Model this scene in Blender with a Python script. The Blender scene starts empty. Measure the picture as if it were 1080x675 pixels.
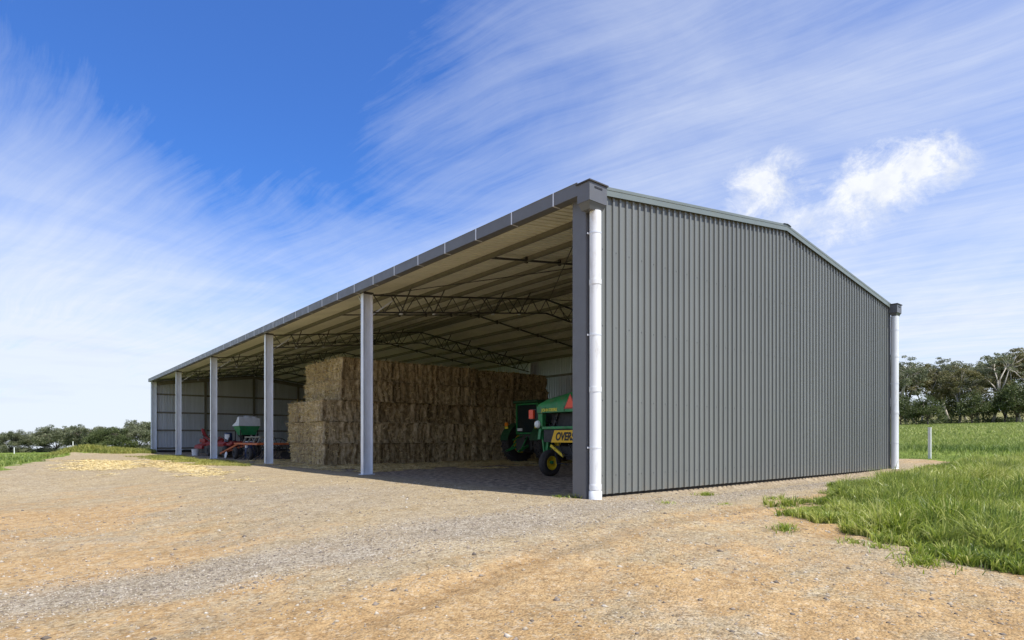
import bpy, math, random
import numpy as np
from mathutils import Vector, Matrix, noise as mnoise
rnd = random.Random(7); nr = np.random.default_rng(11)
sc = bpy.context.scene
COL = sc.collection
R = math.radians

# ------------------------------------------------------------------ camera
cam = bpy.data.objects.new('camera', bpy.data.cameras.new('camera')); COL.objects.link(cam)
CX, CY, CE, YAW = -7.784, -7.320, 1.084, R(39.694)
cam.location = (CX, CY, CE); cam.rotation_euler = (R(90), 0, -YAW)
cam.data.sensor_width = 36; cam.data.lens = 626.67/1080*36
cam.data.shift_y = (462.09-337.5)/1080
cam.data.clip_start = 0.05; cam.data.clip_end = 9000
sc.camera = cam
FS, FC = math.sin(YAW), math.cos(YAW)
def at(px, depth):          # where a bearing at a distance lies on the map (design helper)
    X = (px-540)/626.67*depth
    return CX+FS*depth+FC*X, CY+FC*depth-FS*X

# ------------------------------------------------------------------ materials
def mat(name):
    m = bpy.data.materials.new(name); m.use_nodes = True
    nt = m.node_tree; return m, nt, nt.nodes['Principled BSDF']
def N(nt, t, **k):
    n = nt.nodes.new(t)
    for a, v in k.items():
        if a.startswith('i_'):
            key = a[2:]; key = int(key) if key.isdigit() else key.replace('_', ' ')
            n.inputs[key].default_value = v
        else: setattr(n, a, v)
    return n
def L(nt, a, b): nt.links.new(a, b)
def noise(nt, vec, scale, detail=4, rough=.6, dist=0):
    n = N(nt, 'ShaderNodeTexNoise'); n.inputs['Scale'].default_value = scale; n.inputs['Detail'].default_value = detail
    n.inputs['Roughness'].default_value = rough; n.inputs['Distortion'].default_value = dist
    if vec is not None: L(nt, vec, n.inputs['Vector'])
    return n.outputs['Fac']
def mapv(nt, vec, scale=(1,1,1), rot=(0,0,0), loc=(0,0,0)):
    n = N(nt, 'ShaderNodeMapping'); n.inputs['Scale'].default_value = scale; n.inputs['Rotation'].default_value = rot
    n.inputs['Location'].default_value = loc; L(nt, vec, n.inputs['Vector']); return n.outputs[0]
def mathn(nt, op, a, b=None, c=None, clamp=False):
    n = N(nt, 'ShaderNodeMath', operation=op, use_clamp=clamp)
    for i, v in enumerate((a, b, c)):
        if v is None: continue
        if isinstance(v, (int, float)): n.inputs[i].default_value = v
        else: L(nt, v, n.inputs[i])
    return n.outputs[0]
def ramp(nt, fac, stops):
    n = N(nt, 'ShaderNodeValToRGB'); e = n.color_ramp.elements
    while len(e) < len(stops): e.new(.5)
    for i, (p, c) in enumerate(stops):
        e[i].position = p; e[i].color = (*c, 1) if not isinstance(c, (int, float)) else (c, c, c, 1)
    L(nt, fac, n.inputs[0]); return n.outputs[0]
def mixc(nt, f, a, b, bt='MIX'):
    n = N(nt, 'ShaderNodeMix', data_type='RGBA', blend_type=bt)
    for s, v in ((0, f), (6, a), (7, b)):
        if isinstance(v, (int, float)): n.inputs[s].default_value = v
        elif isinstance(v, tuple): n.inputs[s].default_value = (*v, 1)
        else: L(nt, v, n.inputs[s])
    return n.outputs[2]
def bump(nt, h, bs, strength=.3, dist=.02):
    n = N(nt, 'ShaderNodeBump'); n.inputs['Strength'].default_value = strength; n.inputs['Distance'].default_value = dist
    L(nt, h, n.inputs['Height']); L(nt, n.outputs[0], bs.inputs['Normal'])
def pos(nt): return N(nt, 'ShaderNodeNewGeometry').outputs['Position']
def objc(nt): return N(nt, 'ShaderNodeTexCoord').outputs['Object']
def simple(name, c, rough=.5, metal=0, var=.18, scale=3, dirt=None, bmp=.08, stretch=(1,1,1), spec=.5):
    m, nt, b = mat(name)
    p = mapv(nt, pos(nt), stretch)
    f = noise(nt, p, scale, 6, .65)
    lo = tuple(x*(1-var) for x in c); hi = tuple(min(1, x*(1+var)) for x in c)
    col = ramp(nt, f, [(.3, lo), (.7, hi)])
    if dirt:
        f2 = noise(nt, p, scale*2.3, 8, .75)
        col = mixc(nt, ramp(nt, f2, [(.52, 0.0), (.68, .75)]), col, dirt)
    L(nt, col, b.inputs['Base Color'])
    b.inputs['Metallic'].default_value = metal; b.inputs['Specular IOR Level'].default_value = spec
    L(nt, ramp(nt, noise(nt, p, scale*3, 4), [(.3, max(0, rough-.1)), (.7, min(1, rough+.12))]), b.inputs['Roughness'])
    if bmp: bump(nt, noise(nt, pos(nt), 14, 3), b, bmp, .01)
    return m
M = {}
def sheet_mat(name, c, rough, metal, streak=.1, dust=None):
    m, nt, b = mat(name)
    P = pos(nt)
    s = noise(nt, mapv(nt, P, (3.0, 3.0, .12)), 2.2, 5, .6)
    big = noise(nt, P, .35, 3)
    f = mathn(nt, 'ADD', mathn(nt, 'MULTIPLY', s, .6), mathn(nt, 'MULTIPLY', big, .4))
    col = ramp(nt, f, [(.35, tuple(x*(1-streak) for x in c)), (.65, tuple(x*(1+streak) for x in c))])
    # each sheet differs a trace in tone
    sep = N(nt, 'ShaderNodeSeparateXYZ'); L(nt, P, sep.inputs[0])
    cell = mathn(nt, 'FLOOR', mathn(nt, 'DIVIDE', mathn(nt, 'ADD', sep.outputs[0], sep.outputs[1]), .76))
    wn = N(nt, 'ShaderNodeTexWhiteNoise', noise_dimensions='1D'); L(nt, cell, wn.inputs['W'])
    col = mixc(nt, mathn(nt, 'MULTIPLY', wn.outputs[0], .24), col, tuple(x*.6 for x in c))
    if dust:
        # splashed soil low on the sheets
        lo = mathn(nt, 'SUBTRACT', 1.0, mathn(nt, 'DIVIDE', sep.outputs[2], .45), clamp=True)
        k = mathn(nt, 'MULTIPLY', mathn(nt, 'MULTIPLY', lo, lo), ramp(nt, noise(nt, P, 5, 6, .7), [(.45, .0), (.75, .45)]))
        col = mixc(nt, k, col, dust)
    L(nt, col, b.inputs['Base Color']); b.inputs['Metallic'].default_value = metal; b.inputs['Roughness'].default_value = rough
    L(nt, ramp(nt, s, [(.3, rough-.08), (.7, rough+.1)]), b.inputs['Roughness'])
    bump(nt, noise(nt, mapv(nt, P, (1, 1, .5)), 2.2, 3), b, .35, .012)
    return m
M['grey'] = sheet_mat('grey_painted_steel_sheet', (.178, .190, .182), .40, .0, .08, (.30, .22, .14))
M['zinc'] = sheet_mat('zincalume_sheet_inside', (.58, .62, .67), .38, .35, .1)
M['roofin'] = sheet_mat('zincalume_roof_ground_bounce', (.90, .88, .72), .45, .05, .08)  # warm pale tone paints in the ground light reflected by the zincalume
M['trim'] = simple('grey_green_trim', (.17, .20, .19), .4, 0, .07, 1.5, bmp=.03)
M['slate'] = simple('slate_grey_flashing', (.125, .13, .14), .4, 0, .08, 2, bmp=.05)
M['galv'] = simple('galvanised_steel', (.74, .78, .83), .42, .2, .14, 5, bmp=.05, stretch=(1, 1, .3))
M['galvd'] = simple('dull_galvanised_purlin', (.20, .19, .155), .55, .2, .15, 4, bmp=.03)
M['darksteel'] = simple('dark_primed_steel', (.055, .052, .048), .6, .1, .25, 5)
M['strap'] = simple('bright_zinc_strap', (.75, .78, .82), .35, .2, .08, 6, bmp=0)
M['pvc'] = simple('white_painted_downpipe', (.78, .81, .83), .33, 0, .06, 1.6, dirt=(.55, .53, .48), bmp=.02, stretch=(1, 1, .35))
M['concrete'] = simple('weathered_concrete', (.36, .34, .30), .9, 0, .15, 7, dirt=(.22, .18, .13), bmp=.2)
M['dark_gap_strip'] = simple('black_gap_shade', (.03, .028, .025), .95, 0, .3, 6)  # near black, paints the shade in the gap below the sheets
M['green'] = simple('green_farm_paint', (.022, .22, .06), .42, 0, .3, 2.5, dirt=(.14, .15, .09), bmp=.03)
M['darkgreen'] = simple('dusty_dark_green_paint', (.012, .07, .025), .5, 0, .3, 3, dirt=(.07, .08, .05))
M['green2'] = simple('pale_green_hopper_paint', (.03, .26, .10), .45, 0, .2, 3, dirt=(.12, .2, .1))
M['yellow'] = simple('yellow_rim_paint', (.75, .55, .02), .45, 0, .12, 5, dirt=(.35, .27, .08))
M['signy'] = simple('sign_yellow', (.85, .50, .015), .5, 0, .06, 4, bmp=0)
M['lettery'] = simple('letter_yellow', (.85, .70, .05), .5, 0, .03, 4, bmp=0)
M['black'] = simple('black_steel_and_plastic', (.018, .018, .02), .55, 0, .3, 5)
M['tyre'] = simple('dusty_black_tyre', (.035, .032, .03), .85, 0, .25, 8, dirt=(.09, .075, .06))
M['red'] = simple('red_implement_paint', (.24, .010, .010), .7, 0, .25, 5, dirt=(.20, .03, .02))
M['rust'] = simple('rusty_orange_paint', (.48, .12, .035), .7, 0, .35, 7, dirt=(.18, .08, .05))
M['whitepl'] = simple('white_plastic', (.68, .69, .70), .45, 0, .05, 6, bmp=.02)
M['tarp'] = simple('white_tarp', (.62, .65, .70), .6, 0, .07, 4, bmp=.2)
M['blue'] = simple('dark_blue_plastic', (.015, .035, .11), .45, 0, .2, 6)
M['orangeled'] = simple('red_lamp_lens', (.85, .09, .03), .25, 0, .05, 9, bmp=0)
M['amber'] = simple('amber_lamp_lens', (.90, .26, .02), .25, 0, .05, 9, bmp=0)
M['smv'] = simple('red_orange_reflective_triangle', (.90, .10, .04), .4, 0, .05, 9, bmp=0)
M['smvb'] = simple('dark_red_triangle_border', (.45, .02, .02), .4, 0, .05, 9, bmp=0)
M['clear'] = simple('clear_lamp_lens', (.75, .80, .78), .15, 0, .05, 9, bmp=0)
M['postw'] = simple('white_post_paint', (.78, .80, .78), .5, 0, .06, 6, dirt=(.5, .48, .42))
m, nt, b = mat('dark_tinted_glass'); b.inputs['Base Color'].default_value = (.02, .03, .03, 1); b.inputs['Roughness'].default_value = .08
M['glass'] = m
def bark(name, a, c):
    m, nt, b = mat(name); P = pos(nt)
    f = noise(nt, mapv(nt, P, (3, 3, .7)), 1.6, 6, .7)
    L(nt, ramp(nt, f, [(.3, a), (.65, c)]), b.inputs['Base Color']); b.inputs['Roughness'].default_value = .9
    return m
M['bark'] = bark('pale_gum_bark', (.22, .18, .14), (.62, .58, .50))
M['barkd'] = bark('dark_rough_bark', (.05, .04, .032), (.15, .12, .095))
def leafmat(name, stops, trans=.25, attr='tint', rough=.55):
    m, nt, b = mat(name)
    a = N(nt, 'ShaderNodeAttribute', attribute_name=attr)
    col = ramp(nt, a.outputs['Fac'], stops)
    f = noise(nt, pos(nt), .35, 3)
    col = mixc(nt, ramp(nt, f, [(.35, 0.0), (.7, .35)]), col, tuple(x*1.25 for x in stops[-1][1]))
    L(nt, col, b.inputs['Base Color']); b.inputs['Roughness'].default_value = rough
    b.inputs['Specular IOR Level'].default_value = .35
    t = N(nt, 'ShaderNodeBsdfTranslucent'); L(nt, col, t.inputs[0])
    mx = N(nt, 'ShaderNodeMixShader'); mx.inputs[0].default_value = trans
    L(nt, b.outputs[0], mx.inputs[1]); L(nt, t.outputs[0], mx.inputs[2])
    L(nt, mx.outputs[0], nt.nodes['Material Output'].inputs[0]); return m
M['gumleaf'] = leafmat('gum_leaves', [(0, (.07, .09, .045)), (.5, (.15, .17, .09)), (1, (.26, .27, .16))], .35)
M['gumrust'] = leafmat('rusty_gum_leaves', [(0, (.07, .08, .032)), (.5, (.15, .15, .06)), (1, (.25, .22, .10))], .35)
M['darkleaf'] = leafmat('dark_conifer_leaves', [(0, (.035, .052, .018)), (.5, (.075, .10, .032)), (1, (.14, .165, .055))])
M['crop'] = leafmat('crop_grass_blades', [(0, (.05, .105, .012)), (.35, (.13, .22, .016)), (.68, (.29, .36, .03)), (1, (.55, .56, .20))], .42, rough=.36)
M['pasture'] = leafmat('pasture_blades', [(0, (.07, .13, .022)), (.5, (.17, .24, .04)), (1, (.34, .37, .11))], .3, rough=.5)
M['drygrass'] = leafmat('yellowing_grass_blades', [(0, (.12, .16, .03)), (.5, (.28, .30, .06)), (1, (.50, .42, .14))], .3, rough=.6)
M['straw'] = leafmat('loose_straw', [(0, (.36, .26, .10)), (.5, (.60, .46, .19)), (1, (.80, .68, .38))], .1, rough=.7)
# stones
m, nt, b = mat('gravel_stone'); a = N(nt, 'ShaderNodeAttribute', attribute_name='tint')
col = ramp(nt, a.outputs['Fac'], [(0, (.10, .085, .07)), (.25, (.24, .20, .16)), (.6, (.38, .325, .24)), (.9, (.46, .41, .33)), (1, (.54, .50, .43))])
L(nt, mixc(nt, ramp(nt, noise(nt, pos(nt), 60, 3), [(.4, 0.), (.7, .4)]), col, (.20, .15, .11)), b.inputs['Base Color']); b.inputs['Roughness'].default_value = .9
M['stone'] = m
# straw bales
m, nt, b = mat('baled_straw'); O = objc(nt)
fl = noise(nt, mapv(nt, O, (4.2, 3.0, .8)), 2.2, 8, .82, .5)          # flakes of the bale
fib = noise(nt, mapv(nt, O, (14, 14, 40)), 3.2, 5, .8)
clump = noise(nt, O, 5.5, 5, .7)
f = mathn(nt, 'ADD', mathn(nt, 'MULTIPLY', fl, .5), mathn(nt, 'ADD', mathn(nt, 'MULTIPLY', fib, .3), mathn(nt, 'MULTIPLY', clump, .2)))
col = ramp(nt, f, [(.40, (.07, .05, .028)), (.455, (.32, .235, .125)), (.52, (.64, .51, .31)), (.60, (.92, .80, .56))])
oi = N(nt, 'ShaderNodeObjectInfo')
col = mixc(nt, mathn(nt, 'MULTIPLY', oi.outputs['Random'], .55), col, mixc(nt, 1.0, col, (.42, .36, .28), 'MULTIPLY'))
L(nt, col, b.inputs['Base Color']); b.inputs['Roughness'].default_value = .92; b.inputs['Specular IOR Level'].default_value = .15
bump(nt, f, b, 1.0, .10)
M['bale'] = m

# ------------------------------------------------------------------ mesh helpers
class MB:
    def __init__(s): s.v = []; s.f = []; s.mi = []
    def poly(s, pts, mi=0):
        n = len(s.v); s.v += [tuple(p) for p in pts]; s.f.append(tuple(range(n, n+len(pts)))); s.mi.append(mi)
    def add(s, vs, fs, mi=0):
        n = len(s.v); s.v += [tuple(p) for p in vs]; s.f += [tuple(i+n for i in f) for f in fs]; s.mi += [mi]*len(fs)
    def box(s, x0, x1, y0, y1, z0, z1, mi=0, M4=None, bev=0):
        if bev:
            import bmesh
            bm = bmesh.new(); bmesh.ops.create_cube(bm, size=1)
            for v in bm.verts: v.co = Vector(((x0+x1)/2+v.co.x*(x1-x0), (y0+y1)/2+v.co.y*(y1-y0), (z0+z1)/2+v.co.z*(z1-z0)))
            bmesh.ops.bevel(bm, geom=bm.edges[:], offset=bev, segments=2, affect='EDGES', profile=.6)
            vs = [v.co.copy() for v in bm.verts]; fs = [tuple(v.index for v in f.verts) for f in bm.faces]; bm.free()
        else:
            vs = [Vector(p) for p in ((x0,y0,z0),(x1,y0,z0),(x1,y1,z0),(x0,y1,z0),(x0,y0,z1),(x1,y0,z1),(x1,y1,z1),(x0,y1,z1))]
            fs = [(0,3,2,1),(4,5,6,7),(0,1,5,4),(1,2,6,5),(2,3,7,6),(3,0,4,7)]
        if M4 is not None: vs = [M4 @ v for v in vs]
        s.add(vs, fs, mi)
    def bar(s, a, b, w, h=None, mi=0, up=(0,0,1)):      # rectangular bar between two points
        h = h or w; a = Vector(a); b = Vector(b); d = (b-a).normalized(); u = Vector(up)
        if abs(d.dot(u)) > .95: u = Vector((1,0,0))
        x = d.cross(u).normalized()*w/2; z = x.cross(d).normalized()*h/2
        vs = [a-x-z, a+x-z, a+x+z, a-x+z, b-x-z, b+x-z, b+x+z, b-x+z]
        s.add(vs, [(0,3,2,1),(4,5,6,7),(0,1,5,4),(1,2,6,5),(2,3,7,6),(3,0,4,7)], mi)
    def tube(s, pts, rs, n=8, mi=0, cap=True):
        pts = [Vector(p) for p in pts]; rings = []
        for i, p in enumerate(pts):
            d = (pts[min(i+1, len(pts)-1)]-pts[max(i-1, 0)]).normalized()
            u = Vector((0,0,1)) if abs(d.z) < .9 else Vector((1,0,0))
            x = d.cross(u).normalized(); y = x.cross(d).normalized(); r = rs[i] if hasattr(rs, '__len__') else rs
            rings.append([p+x*math.cos(2*math.pi*k/n)*r+y*math.sin(2*math.pi*k/n)*r for k in range(n)])
        vs = [v for r_ in rings for v in r_]; fs = []
        for i in range(len(pts)-1):
            for k in range(n):
                k2 = (k+1) % n; fs.append((i*n+k, (i+1)*n+k, (i+1)*n+k2, i*n+k2))
        if cap: fs.append(tuple(range(n))); fs.append(tuple((len(pts)-1)*n+k for k in reversed(range(n))))
        s.add(vs, fs, mi)
    def lathe(s, c, axis, prof, n=28, mi=0):            # prof: (along axis, radius)
        c = Vector(c); ax = Vector(axis).normalized(); u = Vector((0,0,1)) if abs(ax.z) < .9 else Vector((1,0,0))
        x = ax.cross(u).normalized(); y = ax.cross(x).normalized(); vs = []; fs = []
        for (t, r) in prof:
            for k in range(n):
                a = 2*math.pi*k/n; vs.append(c+ax*t+x*math.cos(a)*r+y*math.sin(a)*r)
        for i in range(len(prof)-1):
            for k in range(n):
                k2 = (k+1) % n; fs.append((i*n+k, i*n+k2, (i+1)*n+k2, (i+1)*n+k))
        s.add(vs, fs, mi)
    def mesh(s, name, mats, smooth=False):
        me = bpy.data.meshes.new(name); me.from_pydata(s.v, [], s.f)
        for m_ in (mats if isinstance(mats, (list, tuple)) else [mats]): me.materials.append(m_)
        me.polygons.foreach_set('material_index', s.mi)
        if smooth: me.polygons.foreach_set('use_smooth', [True]*len(s.f))
        me.update(); return me
    def build(s, name, mats, parent=None, smooth=False, label=None):
        return link(name, s.mesh(name, mats, smooth), parent, label)
def link(name, me, parent=None, label=None):
    o = bpy.data.objects.new(name, me); COL.objects.link(o)
    if parent is not None:
        o.parent = parent
        root = parent
        while root.parent: root = root.parent
        o.matrix_parent_inverse = Matrix.Identity(4)
    if label: o['label'] = label
    return o
def smooth_angle(o, a=40):
    me = o.data
    me.polygons.foreach_set('use_smooth', [True]*len(me.polygons))
    try: me.set_sharp_from_angle(angle=R(a))
    except Exception: pass
    return o
def empty(name, loc=(0,0,0), rz=0):
    o = bpy.data.objects.new(name, None); COL.objects.link(o); o.location = loc; o.rotation_euler[2] = rz
    o.empty_display_size = .3; return o
def tag(o, label=None, cat=None, group=None, kind=None):
    for k, v in (('label', label), ('category', cat), ('group', group), ('kind', kind)):
        if v: o[k] = v
    return o
def copy_tree(o, parent=None):
    c = o.copy(); COL.objects.link(c); c.parent = parent
    for ch in list(o.children): copy_tree(ch, c)
    return c
def quads_mesh(name, V, mats, tint=None, nq=1):
    """V: (n, k, 3) vertex blocks, each block a strip of k/2 rungs"""
    n, k, _ = V.shape; q = k//2-1
    base = (np.arange(n)*k)[:, None, None]
    pat = np.array([[2*i, 2*i+1, 2*i+3, 2*i+2] for i in range(q)])[None]
    F = (base+pat).reshape(-1)
    me = bpy.data.meshes.new(name); me.vertices.add(n*k); me.vertices.foreach_set('co', V.reshape(-1).astype(np.float32))
    nf = n*q; me.loops.add(nf*4); me.loops.foreach_set('vertex_index', F.astype(np.int32))
    me.polygons.add(nf); me.polygons.foreach_set('loop_start', (np.arange(nf)*4).astype(np.int32))
    me.polygons.foreach_set('loop_total', np.full(nf, 4, dtype=np.int32))
    me.materials.append(mats)
    if tint is not None:
        a = me.attributes.new('tint', 'FLOAT', 'POINT'); a.data.foreach_set('value', np.repeat(tint, k).astype(np.float32))
    me.update(calc_edges=True); return me

# ------------------------------------------------------------------ ground
W, LEN = 14.86, 45.15
def sstep(a, b, x): t = np.clip((x-a)/(b-a), 0, 1); return t*t*(3-2*t)
def vnoise(x, y, s, seed=0):
    x = np.asarray(x, float)/s+seed*17.3; y = np.asarray(y, float)/s+seed*9.7
    xi = np.floor(x); yi = np.floor(y); fx = x-xi; fy = y-yi; fx = fx*fx*(3-2*fx); fy = fy*fy*(3-2*fy)
    h = lambda a, b: np.modf(np.abs(np.sin(a*127.1+b*311.7+seed)*43758.5453))[0]
    return (h(xi, yi)*(1-fx)+h(xi+1, yi)*fx)*(1-fy)+(h(xi, yi+1)*(1-fx)+h(xi+1, yi+1)*fx)*fy
def pad_edge(y): return -8.3+(np.asarray(y)-20)*.155      # left edge of the gravel pad
def G(x, y):
    x = np.asarray(x, float); y = np.asarray(y, float)
    dx = np.maximum(np.maximum(-x, x-W), 0); dy = np.maximum(np.maximum(-y, y-LEN), 0)
    d = np.hypot(dx, dy)
    z = -.36*sstep(.6, 9, d)*(1-sstep(12, 20, y))*(1-.9*sstep(10, 20, x))
    z = z-.09*sstep(0, .05, dy)*(y < 0)*(1-sstep(.3, 1.5, dy))*sstep(1.0, 4.0, x)*(1-sstep(12, 15.5, x))
    z = z+.030*np.logaddexp(0, (x-13.5)/2)*2 - .018*np.logaddexp(0, (y-55)/6)*6
    z = z+.006*np.maximum(0, x-170)
    z = z-.55*sstep(0, 3.5, pad_edge(y)-x)*sstep(9, 18, y)*(1-.3*sstep(60, 120, y))
    z = z+.42*np.exp(-(((x+4.3)/1.5)**2+((y-42.3)/1.8)**2))+.22*np.exp(-(((x+2.2)/2.0)**2+((y-43.5)/2.2)**2))
    out = sstep(.1, 1.2, d)
    near = 1/(1+np.hypot(x-CX, y-CY)/40)
    z = z+out*near*(.07*(vnoise(x, y, 3.1, 1)-.5)+.035*(vnoise(x, y, .9, 2)-.5)+.018*(vnoise(x, y, .31, 3)-.5))
    # wheel ruts sweeping past the shed
    t = (y+4.1+.03*(x-1)**2*.6); tv = y+4.1+.018*(x-1)**2; tw = sstep(.25, .7, vnoise(x, y, 1.6, 65)+.2)*out*(x < 9)*(y < 9)
    z = z-tw*.028*(np.exp(-(tv/.17)**2)+np.exp(-((tv-1.75)/.17)**2))+tw*.012*(np.exp(-((np.abs(tv)-.28)/.1)**2)+np.exp(-((np.abs(tv-1.75)-.28)/.1)**2))
    far = sstep(60, 200, d); z = z+far*2.2*(vnoise(x, y, 130, 4)-.5)*sstep(120, 300, d)
    z = z + sstep(500, 1500, d)*12*vnoise(x, y, 600, 6)
    return z
def grow(n, s, far):          # uneven spacing, fine close by and coarse at the horizon
    t = np.linspace(-1, 1, n); k = math.asinh(far/s); return s*np.sinh(t*k)
gx = grow(620, 3.2, 2600)+(-2.5); gy = grow(620, 3.2, 2600)+(-1.0)
X, Y = np.meshgrid(gx, gy, indexing='ij'); Z = G(X, Y)
def crop_mask(x, y):          # the strip of tall crop beside the gable wall
    n = (vnoise(x, y, .8, 7)-.5)*1.9+(vnoise(x, y, .25, 8)-.5)*1.6
    up = np.where(x < 5.5, -2.75+(x-2.4)*.20, -2.13+(x-5.5)*.105)
    up = np.minimum(up, -1.0)
    lo = np.interp(y, [-30, -6.2, -5.4, -4.6, -2.6, -2.0], [.8, .05, -.35, .0, 1.9, 2.7])
    return np.minimum(up-y, x-lo)+n*.5
def field_r(x, y):            # pasture rising to the right
    n = (vnoise(x, y, 1.5, 9)-.5)*1.2
    return np.minimum(x-20.2-.8*sstep(-1, 1, y)+2.5*sstep(-1.2, -2.2, y)*1.0, 200.)+n
def field_l(x, y):
    n = (vnoise(x, y, 1.3, 10)-.5)*1.2
    return np.maximum(np.minimum(pad_edge(y)-x, y-8), np.minimum(y-46.5, 200))+n
def mound(x, y): return 1.3-np.hypot((x+3.4)/2.6, (y-42.8)/2.2)+(vnoise(x, y, .9, 12)-.5)*.5
def strip(x, y):              # thin grass along the posts of the open side
    n = (vnoise(x, y, 1.1, 13)-.5)*1.5+(vnoise(x, y, .35, 14)-.5)*.6
    return .75-np.abs(x+1.45+.02*(y-26))/1.5-np.maximum(0, np.abs(y-25.5)-7.5)/2.5+n*.6
def strawy(x, y):
    n = (vnoise(x, y, .22, 17)-.5)*1.2+(vnoise(x, y, 1.2, 15)-.5)*1.4+(vnoise(x*.5, y, .5, 16)-.5)*.8
    a = .9-np.hypot((x+5.0)/1.6, (y-22.5)/6.5)
    b_ = .72-np.hypot((x+3.1)/1.2, (y-18.5)/8.5)
    return np.maximum(a, b_)+n*.55
def grassy(x, y):
    g = np.maximum.reduce([crop_mask(x, y), field_r(x, y), field_l(x, y), mound(x, y)*1.2])
    return g
inside = (X > .0) & (X < W) & (Y > 0) & (Y < LEN)
att = {}
att['grass'] = np.clip(np.maximum.reduce([field_r(X, Y), field_l(X, Y), mound(X, Y)*1.2])/.5+.5, 0, 1)*(~inside)
att['soil'] = np.clip(crop_mask(X, Y)/.6+.5, 0, 1)*(~inside)
att['dry'] = np.clip(strip(X, Y)*1.4+.2, 0, 1)*(~inside)
att['straw'] = np.clip(strawy(X, Y)*1.2, 0, 1)*(~inside)
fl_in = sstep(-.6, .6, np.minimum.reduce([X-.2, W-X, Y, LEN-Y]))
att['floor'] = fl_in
dist_b = np.hypot(np.maximum(np.maximum(-X, X-W), 0), np.maximum(np.maximum(-Y, Y-LEN), 0))
# bare orange clay where wheels have worn the gravel away
vv = Y+4.1+.018*(X-1)**2
orange = .55*np.exp(-((vv+.0)/.95)**2)+.38*np.exp(-((vv-1.7)/.55)**2)+.40*sstep(5.6, 7.5, dist_b+.6*vnoise(X, Y, 1.5, 20))*(Y < 8)
orange = orange+.75*np.exp(-(((X-1.4)/1.9)**2+((Y+2.75)/.42)**2))
orange = orange+.55*np.exp(-(((X-.7)/1.0)**2+((Y+.55)/.25)**2))+.2*np.exp(-(((X-18)/2.6)**2+((Y-.2)/.9)**2))
streak = vnoise(vv*2.6, X*.22, 1, 60)*.6+vnoise(vv*7, X*.35, 1, 61)*.4
orange = orange+.30*sstep(2.2, 5.5, dist_b)*(Y < 12)
orange = orange*(.35+1.3*streak)
orange = orange*(.45+1.1*vnoise(X, Y, 1.3, 21))*(.5+vnoise(X, Y, .45, 22))
coarse = 1.0*np.exp(-((Y+.95+.05*(X+2))/.75)**2)*sstep(1.8, -.5, X)*sstep(-11, -7, X)+.6*np.exp(-((Y-4.5)/3.0)**2-((X+3.2)/2.2)**2)+.5*np.exp(-((Y+1.3)/.5)**2)*(X > 1)*(X < 12)
att['coarse'] = np.clip(coarse*(.5+.9*vnoise(X, Y, .8, 64)), 0, 1)*(1-fl_in)
orange = orange*(1-.75*att['coarse'])
rut = np.exp(-((vv-.0)/.16)**2)+np.exp(-((vv-1.75)/.16)**2)+.7*np.exp(-((vv-.55+.1*np.sin(X*.5))/.10)**2)+.6*np.exp(-((vv+1.1)/.13)**2)
att['rut'] = np.clip(rut*sstep(.25, .7, vnoise(X, Y, 1.6, 65)+.2), 0, 1)*sstep(1.2, 2.4, dist_b)*(X < 9)*(Y < 9)
att['orange'] = np.clip(orange, 0, 1)*(1-fl_in)
n1, n2 = X.shape
me = bpy.data.meshes.new('ground')
V = np.stack([X, Y, Z], -1).reshape(-1, 3)
me.vertices.add(len(V)); me.vertices.foreach_set('co', V.reshape(-1).astype(np.float32))
idx = np.arange(n1*n2).reshape(n1, n2)
F = np.stack([idx[:-1, :-1], idx[1:, :-1], idx[1:, 1:], idx[:-1, 1:]], -1).reshape(-1, 4)
me.loops.add(F.size); me.loops.foreach_set('vertex_index', F.reshape(-1).astype(np.int32))
me.polygons.add(len(F)); me.polygons.foreach_set('loop_start', (np.arange(len(F))*4).astype(np.int32))
me.polygons.foreach_set('loop_total', np.full(len(F), 4, dtype=np.int32)); me.polygons.foreach_set('use_smooth', [True]*len(F))
for k, v in att.items():
    a = me.attributes.new(k, 'FLOAT', 'POINT'); a.data.foreach_set('value', v.reshape(-1).astype(np.float32))
me.update(calc_edges=True)
m, nt, b = mat('gravel_yard_and_fields'); P = pos(nt)
A = lambda n: N(nt, 'ShaderNodeAttribute', attribute_name=n).outputs['Fac']
fine = noise(nt, P, 55, 4, .75); mid = noise(nt, P, 9, 6, .7); big = noise(nt, P, .7, 5, .6)
vor = N(nt, 'ShaderNodeTexVoronoi'); vor.inputs['Scale'].default_value = 42; vor.inputs['Randomness'].default_value = 1
wv = N(nt, 'ShaderNodeVectorMath', operation='ADD'); L(nt, P, wv.inputs[0])
L(nt, mapv(nt, N(nt, 'ShaderNodeTexNoise', i_Scale=20.0).outputs['Color'], (.03, .03, .03)), wv.inputs[1]); L(nt, wv.outputs[0], vor.inputs['Vector'])
sepc = N(nt, 'ShaderNodeSeparateColor'); L(nt, vor.outputs['Color'], sepc.inputs[0])
grav = ramp(nt, sepc.outputs[0], [(0, (.10, .08, .055)), (.2, (.24, .195, .135)), (.55, (.40, .34, .245)), (.85, (.50, .44, .33)), (1, (.66, .60, .50))])
sand = ramp(nt, fine, [(.32, (.20, .145, .08)), (.5, (.38, .295, .17)), (.68, (.56, .455, .29))])
grav = mixc(nt, ramp(nt, mid, [(.38, .15), (.62, .8)]), grav, sand)
grav = mixc(nt, 1.0, grav, (1.12, 1.09, 1.0), 'MULTIPLY')
grav = mixc(nt, ramp(nt, big, [(.35, 0.), (.65, .30)]), grav, (.37, .335, .28))
clay = ramp(nt, mixc(nt, .5, mid, fine), [(.3, (.30, .175, .07)), (.5, (.51, .33, .15)), (.7, (.62, .46, .25))])
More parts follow.
